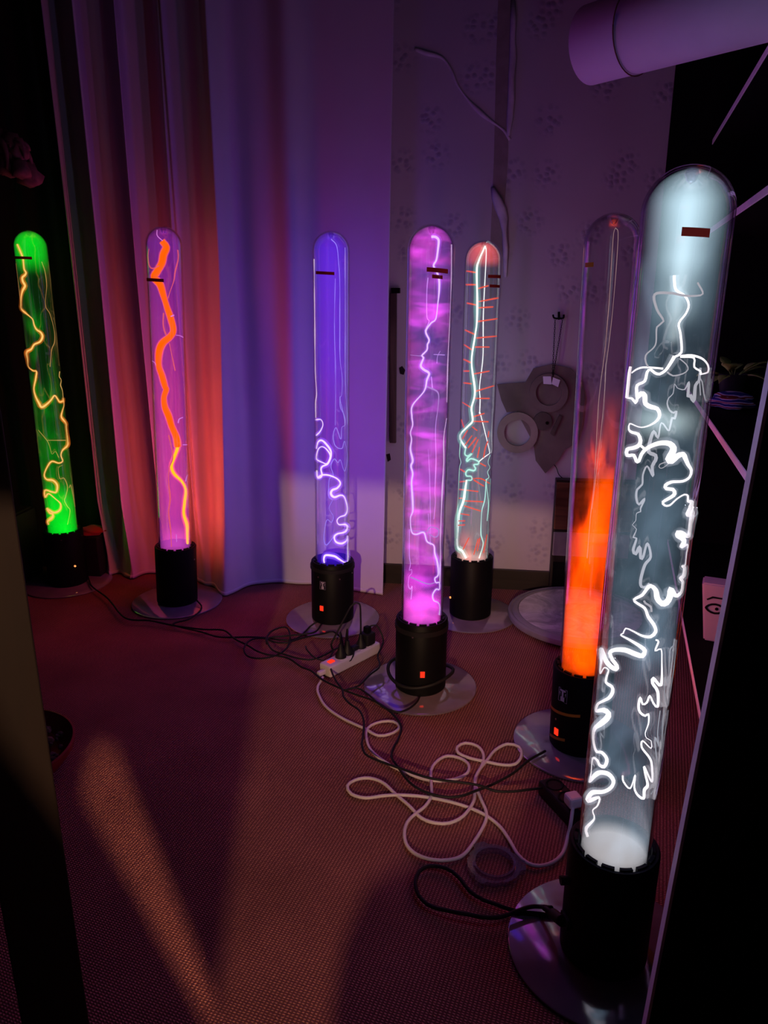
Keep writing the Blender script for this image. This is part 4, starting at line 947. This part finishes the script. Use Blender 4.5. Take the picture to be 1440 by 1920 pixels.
# ------------------------------------------------------------------ floor things
# white power strip with lit switch
sA, sB = fl(613, 1266), fl(700, 1222); dS = (sB - sA); Ls = dS.length + 0.02; aS = math.atan2(dS.y, dS.x)
ps = thing('power_strip', 'white five-way power strip with a lit red switch on the carpet', 'power strip', (sA + sB) / 2, aS)
box('body', (0, 0, 0.021), (Ls, 0.052, 0.040), M['white_plastic'], ps, 0.007, 0, 3)
for i in range(5):
    x = -Ls / 2 + 0.075 + i * (Ls - 0.115) / 4
    s = lathe('socket', [(0, 0.0405), (0.014, 0.0405), (0.019, 0.0412), (0.021, 0.0425), (0.0225, 0.0415), (0.0225, 0.0400), (0, 0.0400)], M['white_plastic'], ps, 28, loc=(x, 0, 0))
sw = box('switch', (-Ls / 2 + 0.030, 0, 0.0425), (0.022, 0.016, 0.004), M['switch'], ps, 0.001)
box('cord_grip', (-Ls / 2 - 0.014, 0, 0.019), (0.03, 0.016, 0.016), M['white_plastic'], ps, 0.004)
def plug_at(i): return ps.location + Vector((math.cos(aS), math.sin(aS), 0)) * (-Ls / 2 + 0.075 + i * (Ls - 0.115) / 4)
# black extension socket
bsA, bsB = fl(1030, 1490), fl(1082, 1545); dB = bsB - bsA
bs = thing('extension_socket', 'black extension socket block lying beside the white tube', 'power strip', (bsA + bsB) / 2, math.atan2(dB.y, dB.x))
box('body', (0, 0, 0.021), (dB.length + 0.03, 0.055, 0.040), M['black_rubber'], bs, 0.008, 0, 3)
for x in (-0.04, 0.012): lathe('socket', [(0, 0.0402), (0.015, 0.0402), (0.020, 0.043), (0.0225, 0.0425), (0.0225, 0.0395), (0, 0.0395)], M['black'], bs, 24, loc=(x, 0, 0))
prism('screw', circ(0, 0, 0.003, 10), 0.001, M['steel'], bs, Matrix.Translation((-0.012, 0, 0.0405)) @ Matrix.Rotation(-math.pi / 2, 4, 'X'))

def cord_pts(segs, z=0.014, dz=0.0):
    P = []
    for s, o, k in segs:
        for x, y in P2(s, o, k): P.append((x, y))
    n = len(P)
    return [fl(x, y, z + dz * math.sin(i * 0.9)) for i, (x, y) in enumerate(P)]
cA = ((560, 1060), 0.27778); cB_ = ((580, 1320), 0.375); cC = ((440, 1120), 0.19444); cD = ((0, 1050), 0.36111); cE = ((860, 1560), 0.15278)
def cord(label, pts, r, mat, name='mains_cable'):
    t = thing(name, label, 'cable', (0, 0, 0))
    sweep('cord', spline(pts, 0.012), r, mat, t, 8)
    return t
M['white_cord'] = pbr('white_cord', (0.62, 0.55, 0.54), 0.45, var=0.04)
wpts = cord_pts([('165,775 145,790 130,815 130,860 180,950 290,1030 440,1100 540,1150 640,1130 680,1090 640,1055 560,1055 490,1080 455,1120 460,1180', *cA),
                 ('285,170 300,220 350,270 430,320 500,350 570,375 650,385 730,375 790,345 795,300 750,270 690,260 640,285 610,330 610,400 610,460 580,510 530,550 490,590 475,650 490,710 540,755 620,780 700,780 770,755 830,680 880,590 885,540 860,480 840,430 828,380 850,330 890,280 930,230 990,200 1050,215 1060,260 1030,300 970,305 890,290 800,270 745,245 740,215 780,195 840,210 870,250 865,300 835,360 828,430 820,490 770,560 700,595 630,595 560,570 500,510 430,450 370,395 300,370 230,380 190,410 210,450 280,470 360,460 440,455 540,460 640,475 760,505 870,550 950,610 1000,680 1040,750 1090,795 1150,810 1220,790 1270,740 1295,650', *cB_)], 0.0075, 0.002)
wp = bsB + Vector((-0.012, 0.006, 0.05)); wpts += [fl(1070, 1545, 0.03), wp + Vector((0, -0.005, 0.012))]
wpts[0].z = 0.02
wc = cord('long white cord looped on the carpet from the white strip to the black socket', wpts, 0.0042, M['white_cord'], 'extension_cable')
box('plug', wp + Vector((0.0, 0.0, 0.012)), (0.034, 0.034, 0.028), M['white_plastic'], wc, 0.006, 0.3)
def plug(t, i, h=0.045):
    p = plug_at(i)
    lathe('plug', [(0, 0.0415), (0.0185, 0.0415), (0.0185, 0.052), (0.013, 0.060), (0.008, 0.075), (0.006, 0.075 + h - 0.03), (0, 0.075 + h - 0.03)], M['black_rubber'], t, 20, loc=p)
    return p + Vector((0, 0, 0.075 + h - 0.035))
k1 = cord_pts([('480,140 560,200 650,300 780,315 900,340 1050,360 1160,365 1220,410', *cD), ('120,460 220,520 330,555 450,570 540,600 640,670 740,710 840,790', *cC), ('280,830 380,870 520,920 620,990 680,1060 690,1120 660,1200', *cA),
               ('430,200 410,260 440,310 500,390 580,440 680,465 760,460 830,435 920,400 1020,345 1100,280 1180,235', *cB_)], 0.0175, 0.002)
k1 = [fl(163, 1076, 0.03), fl(168, 1090, 0.016)] + k1
cord('black cord trailing from the green tube across the carpet to the flame tube', k1, 0.0034, M['black_rubber'])
k2 = cord_pts([('900,335 1050,375 1140,400 1280,400', *cD), ('150,383 300,390 440,410 560,410 630,380 680,330 735,275', *cC)], 0.0125, 0.0015)
k2 = [fl(366, 1122, 0.03), fl(378, 1140, 0.014), fl(356, 1160, 0.012)] + k2[0:] + [fl(594, 1166, 0.03)]
cord('short black cord running from the orange tube towards the blue tube', k2, 0.0032, M['black_rubber'])
k3 = cord_pts([('310,450 305,400 350,330 450,290 510,300 535,390 500,490 400,560 250,590 130,570 90,510 110,450 170,405 280,395 390,432 500,437 620,402 740,372 870,347 950,332 1030,400 1045,480', *cC)], 0.022, 0.002)
t = cord('black cord coiled left of the white strip, in its first socket', k3 + [plug_at(0) + Vector((0, 0, 0.13)), plug_at(0) + Vector((0, 0, 0.09))], 0.0032, M['black_rubber']); plug(t, 0)
k4 = [fl(602, 1171, 0.03), fl(588, 1186, 0.027), fl(540, 1192, 0.0275), fl(505, 1196, 0.0275)] + cord_pts([('320,440 370,510 480,550 620,590 740,600 860,560 950,510 1020,480 1060,480', *cC)], 0.0275, 0.001)
t = cord('black cord arching into the second socket of the white strip', k4 + [plug_at(1) + Vector((0, 0, 0.13)), plug_at(1) + Vector((0, 0, 0.09))], 0.0032, M['black_rubber']); plug(t, 1)
p3 = plug_at(3)
k5 = [p3 + Vector((0, 0, 0.09)), p3 + Vector((0, 0.002, 0.15)), p3 + Vector((-0.004, 0.002, 0.20)), p3 + Vector((-0.03, -0.002, 0.195)), p3 + Vector((-0.07, -0.01, 0.12)), p3 + Vector((-0.10, -0.02, 0.06))] + \
     cord_pts([('950,510 915,600 930,700 980,810 1040,890', *cC), ('300,880 340,930 410,980 440,1060 430,1180', *cA), ('262,200 280,250 350,285 450,320 600,370 780,395 860,410 930,435 1020,437 1120,425 1220,415', *cB_)], 0.032, 0.001)
k5 += [fl(1060, 1487, 0.03)]
t = cord('black cord rising from the fourth socket, then trailing to the black socket', k5, 0.0032, M['black_rubber']); plug(t, 3)
p4 = plug_at(4)
k6 = [p4 + Vector((0.0, 0.0, 0.10)), p4 + Vector((0.03, 0.004, 0.11)), p4 + Vector((0.055, -0.01, 0.06))] + cord_pts([('1380,560 1395,620 1390,680 1300,750 1200,850 1110,880 1060,900', *cC), ('320,840 400,830 480,880 560,950 660,990 740,970 800,920 815,885', *cA)], 0.038, 0.001)
t = cord('black cord from the end socket curling round the magenta tube base', k6, 0.003, M['black_rubber'])
box('adaptor', p4 + Vector((0, 0, 0.064)), (0.042, 0.042, 0.045), M['black_rubber'], t, 0.006, aS); box('plug', p4 + Vector((0, 0, 0.096)), (0.022, 0.022, 0.024), M['black'], t, 0.005, aS)
p2_ = plug_at(2)
k8 = [p2_ + Vector((0, -0.004, 0.05)), p2_ + Vector((0.0, -0.03, 0.05)), p2_ + Vector((-0.01, -0.05, 0.03)), p2_ + Vector((-0.05, -0.065, 0.03)), p2_ + Vector((-0.12, -0.06, 0.04)), p2_ + Vector((-0.155, -0.03, 0.055)), p2_ + Vector((-0.165, 0.01, 0.05)), p2_ + Vector((-0.17, 0.05, 0.03))]
t = cord('thin dark cord with a flat plug looping in front of the white strip', k8, 0.0026, M['black_rubber'])
box('plug', p2_ + Vector((0, 0, 0.050)), (0.030, 0.022, 0.016), M['black_rubber'], t, 0.005, aS)
# cord of the white tube, ending in a ribbed connector
k7 = cord_pts([('1240,1020 1100,1015 900,995 780,985 640,950 480,895 300,830 140,730 40,600', *cE)], 0.0125) + [fl(x, y, 0.0125) for x, y in ((848, 1634), (825, 1625), (803, 1624), (786, 1634), (779, 1655), (786, 1680), (810, 1700))] + \
     cord_pts([('0,990 140,1015 300,1045 440,1050 560,1030 680,985 800,940 900,915 980,915', *cE)], 0.021)
k7 += [fl(1022, 1701, 0.04), fl(1034, 1702, 0.065)]
t = cord('black mains cord looped left of the white tube, with a ribbed connector', k7, 0.0042, M['black_rubber'])
e0, e1 = fl(1020, 1701, 0.05), t7.p + t7.frame(math.radians(192), 0.085) @ Vector((0, -0.008, 0)); dd = e1 - e0
rib = [e0 + dd * (i / 16) for i in range(17)]
sweep('connector', rib, [0.0065 if i < 8 and i % 2 else (0.0050 if i < 8 else 0.0105) for i in range(17)], M['black_rubber'], t, 10)
# clear notched ring lying on the carpet
rg = thing('acrylic_ring', 'clear acrylic ring with notched lugs lying on the carpet', 'ring', fl(926, 1628))
outer = []
for i in range(64):
    a = 2 * math.pi * i / 64; r = 0.058
    k = (math.degrees(a) + 20) % 120
    if k < 26: r = 0.068
    elif 52 < k < 62: r = 0.054
    outer.append((r * math.cos(a), r * math.sin(a)))
prism('ring_plate', outer, 0.012, M['acrylic'], rg, Matrix.Translation((0, 0, 0.002)) @ Matrix.Rotation(-math.pi / 2, 4, 'X'), holes=[circ(0, 0, 0.042, 40)[::-1]])
lathe('inner_lip', [(0.041, 0.014), (0.046, 0.014), (0.046, 0.019), (0.041, 0.019)], M['acrylic'], rg, 40, closed=True)

# ------------------------------------------------------------------ left side
# rough post in the foreground
M['post'] = wood_mat('rough_pine', (0.010, 0.0042, 0.002), (0.019, 0.0085, 0.004), 0.7)
po = thing('wooden_post', 'dark knotty wooden board standing close up at the left border', 'board', Vector((-0.480, 0.84, 0)), math.radians(28))
box('board', (0, 0, 1.15), (0.085, 0.028, 2.3), M['post'], po, 0.002)
for x, z in ((0.012, 0.545), (-0.012, 0.80), (0.0, 1.5)):
    prism('knot', circ(0, 0, 0.007, 18, 0.013), 0.0012, M['baseboard'], po, Matrix.Translation((x, -0.014, z)))
# red-rimmed round tray with dark mottled filling
M['red_rim'] = pbr('dark_red_rim', (0.16, 0.012, 0.012), 0.45); M['pebble'] = pbr('dark_pebbles', (0.10, 0.065, 0.05), 0.5, var=0.5, scale=60)
tr = thing('round_tray', 'round tray with dark red rim and mottled dark filling, behind the left board', 'tray', Vector((-1.02, 1.72, 0)))
lathe('rim', [(0.0, 0.001), (0.165, 0.001), (0.186, 0.03), (0.190, 0.050), (0.184, 0.052), (0.176, 0.034), (0.150, 0.012), (0, 0.012)], M['red_rim'], tr, 56)
pe = bpy.data.meshes.new('pebble'); bmp = bmesh.new(); bmesh.ops.create_icosphere(bmp, subdivisions=1, radius=1); bmp.to_mesh(pe); bmp.free(); pe.materials.append(M['pebble'])
rn = random.Random(11)
for i in range(240):
    a = rn.uniform(0, 6.28); r = 0.155 * math.sqrt(rn.random())
    o = bpy.data.objects.new('pebble', pe); link(o, tr); s_ = rn.uniform(0.008, 0.014)
    o.scale = (s_, s_ * rn.uniform(.6, 1), s_ * 0.7); o.location = (r * math.cos(a), r * math.sin(a), 0.022 + rn.uniform(0, 0.014)); o.rotation_euler = (rn.random(), rn.random(), rn.uniform(0, 3))
# dark box with red cloth behind the green tube, low shelf at far left
M['dark_box'] = pbr('dark_box', (0.018, 0.012, 0.012), 0.7); M['red_cloth'] = fabric_mat('red_cloth', (0.35, 0.02, 0.015))
bx = thing('storage_box', 'dark low box behind the green tube, under red cloth', 'box', Vector((-1.285, 3.12, 0.009)), WANG)
box('body', (0, 0, 0.085), (0.10, 0.10, 0.17), M['dark_box'], bx, 0.004); box('lid', (0, 0, 0.175), (0.106, 0.106, 0.012), M['dark_box'], bx, 0.003)
crumple('red_cloth', Vector((-1.275, 3.115, 0.191)), (0.055, 0.05, 0.02), M['red_cloth'], 'folded dark red cloth lying on the low box beside the curtain', 'cloth', 8)
ls = thing('low_shelf', 'dark low shelf unit behind the green tube at far left', 'shelf', Vector((-1.72, 3.07, 0)), WANG)
for x in (-0.17, 0.17): box('side_panel', (x, 0, 0.15), (0.016, 0.20, 0.30), M['dark_box'], ls, 0.002)
for z in (0.03, 0.16, 0.30): box('shelf', (0, 0, z), (0.324, 0.20, 0.014), M['dark_box'], ls, 0.002)
M['mottled_red'] = pbr('mottled_fabric', (0.16, 0.06, 0.05), 0.8, var=0.9, scale=45)
bk_ = box('patterned_box', (-1.71, 3.05, 0.345), (0.20, 0.12, 0.072), M['mottled_red'], None, 0.006, WANG); tag(bk_, 'mottled reddish box on the dark low shelf', 'box')
# black sheet added to keep the unlit wall at far left dark
M['shade_sheet'] = fabric_mat('shade_sheet_cloth', (0.012, 0.010, 0.010))
v, f = [], []; NX, NZ_ = 90, 12
for j in range(NZ_ + 1):
    for i in range(NX + 1):
        x = -2.52 + 1.26 * i / NX; v.append((x, WALL0 + WSL * x - 0.028 + 0.013 * math.sin(i * 0.62) + 0.005 * math.sin(i * 0.23 + j * 0.3), 0.01 + 2.5 * j / NZ_))
for j in range(NZ_):
    for i in range(NX): a = j * (NX + 1) + i; f.append((a, a + 1, a + NX + 2, a + NX + 1))
dp = mesh_obj('shade_sheet', v, f, M['shade_sheet'], None, True); sm = dp.modifiers.new('thick', 'SOLIDIFY'); sm.thickness = 0.003
tag(dp, 'added black sheet that darkens the wall behind the green tube at far left', 'shade_sheet')
# drooping dried bunch, upper left
M['dried'] = pbr('dried_blooms', (0.20, 0.09, 0.07), 0.9, var=0.35, scale=30)
db = thing('dried_bunch', 'dim reddish bunch of drooping dried blooms hanging at upper left', 'dried flowers', Vector((-1.25, 2.7, 1.60)))
rn = random.Random(21)
for i in range(46):
    a = rn.uniform(0, 6.28); sp_ = rn.uniform(0.02, 0.11); dr_ = rn.uniform(0.01, 0.10)
    s0 = Vector((-0.04, 0, 0.06)); s1 = s0 + Vector((math.cos(a) * sp_, math.sin(a) * sp_ * 0.5, 0.03 * rn.random())); s2 = s1 + Vector((math.cos(a) * 0.03, math.sin(a) * 0.02, -dr_))
    P = spline([s0, s1, s1.lerp(s2, .5) + Vector((0.01, 0, 0.0)), s2], 0.02); n = len(P)
    sweep('blade', P, [0.004 + 0.006 * math.sin(math.pi * (k / (n - 1)) ** 0.7) for k in range(n)], M['dried'], db, 5)
for i in range(16):
    bm = bmesh.new(); bmesh.ops.create_icosphere(bm, subdivisions=2, radius=1)
    for v in bm.verts: v.co *= 1 + 0.25 * math.sin(7 * v.co.x + i) * math.sin(6 * v.co.y) + 0.15 * math.sin(9 * v.co.z)
    s_ = rn.uniform(0.025, 0.045); bm.transform(Matrix.Translation((rn.uniform(-0.12, 0.06), rn.uniform(-0.04, 0.03), rn.uniform(-0.02, 0.09))) @ Matrix.Scale(s_, 4))
    bm_obj('bloom', bm, M['dried'], db, True)
sweep('hanging_stem', spline([Vector((-0.06, 0, 0.05)), Vector((-0.10, 0.05, 0.3)), Vector((-0.12, 0.12, 0.7)), Vector((-0.12, 0.14, 0.972))], 0.05), 0.005, M['baseboard'], db, 6)
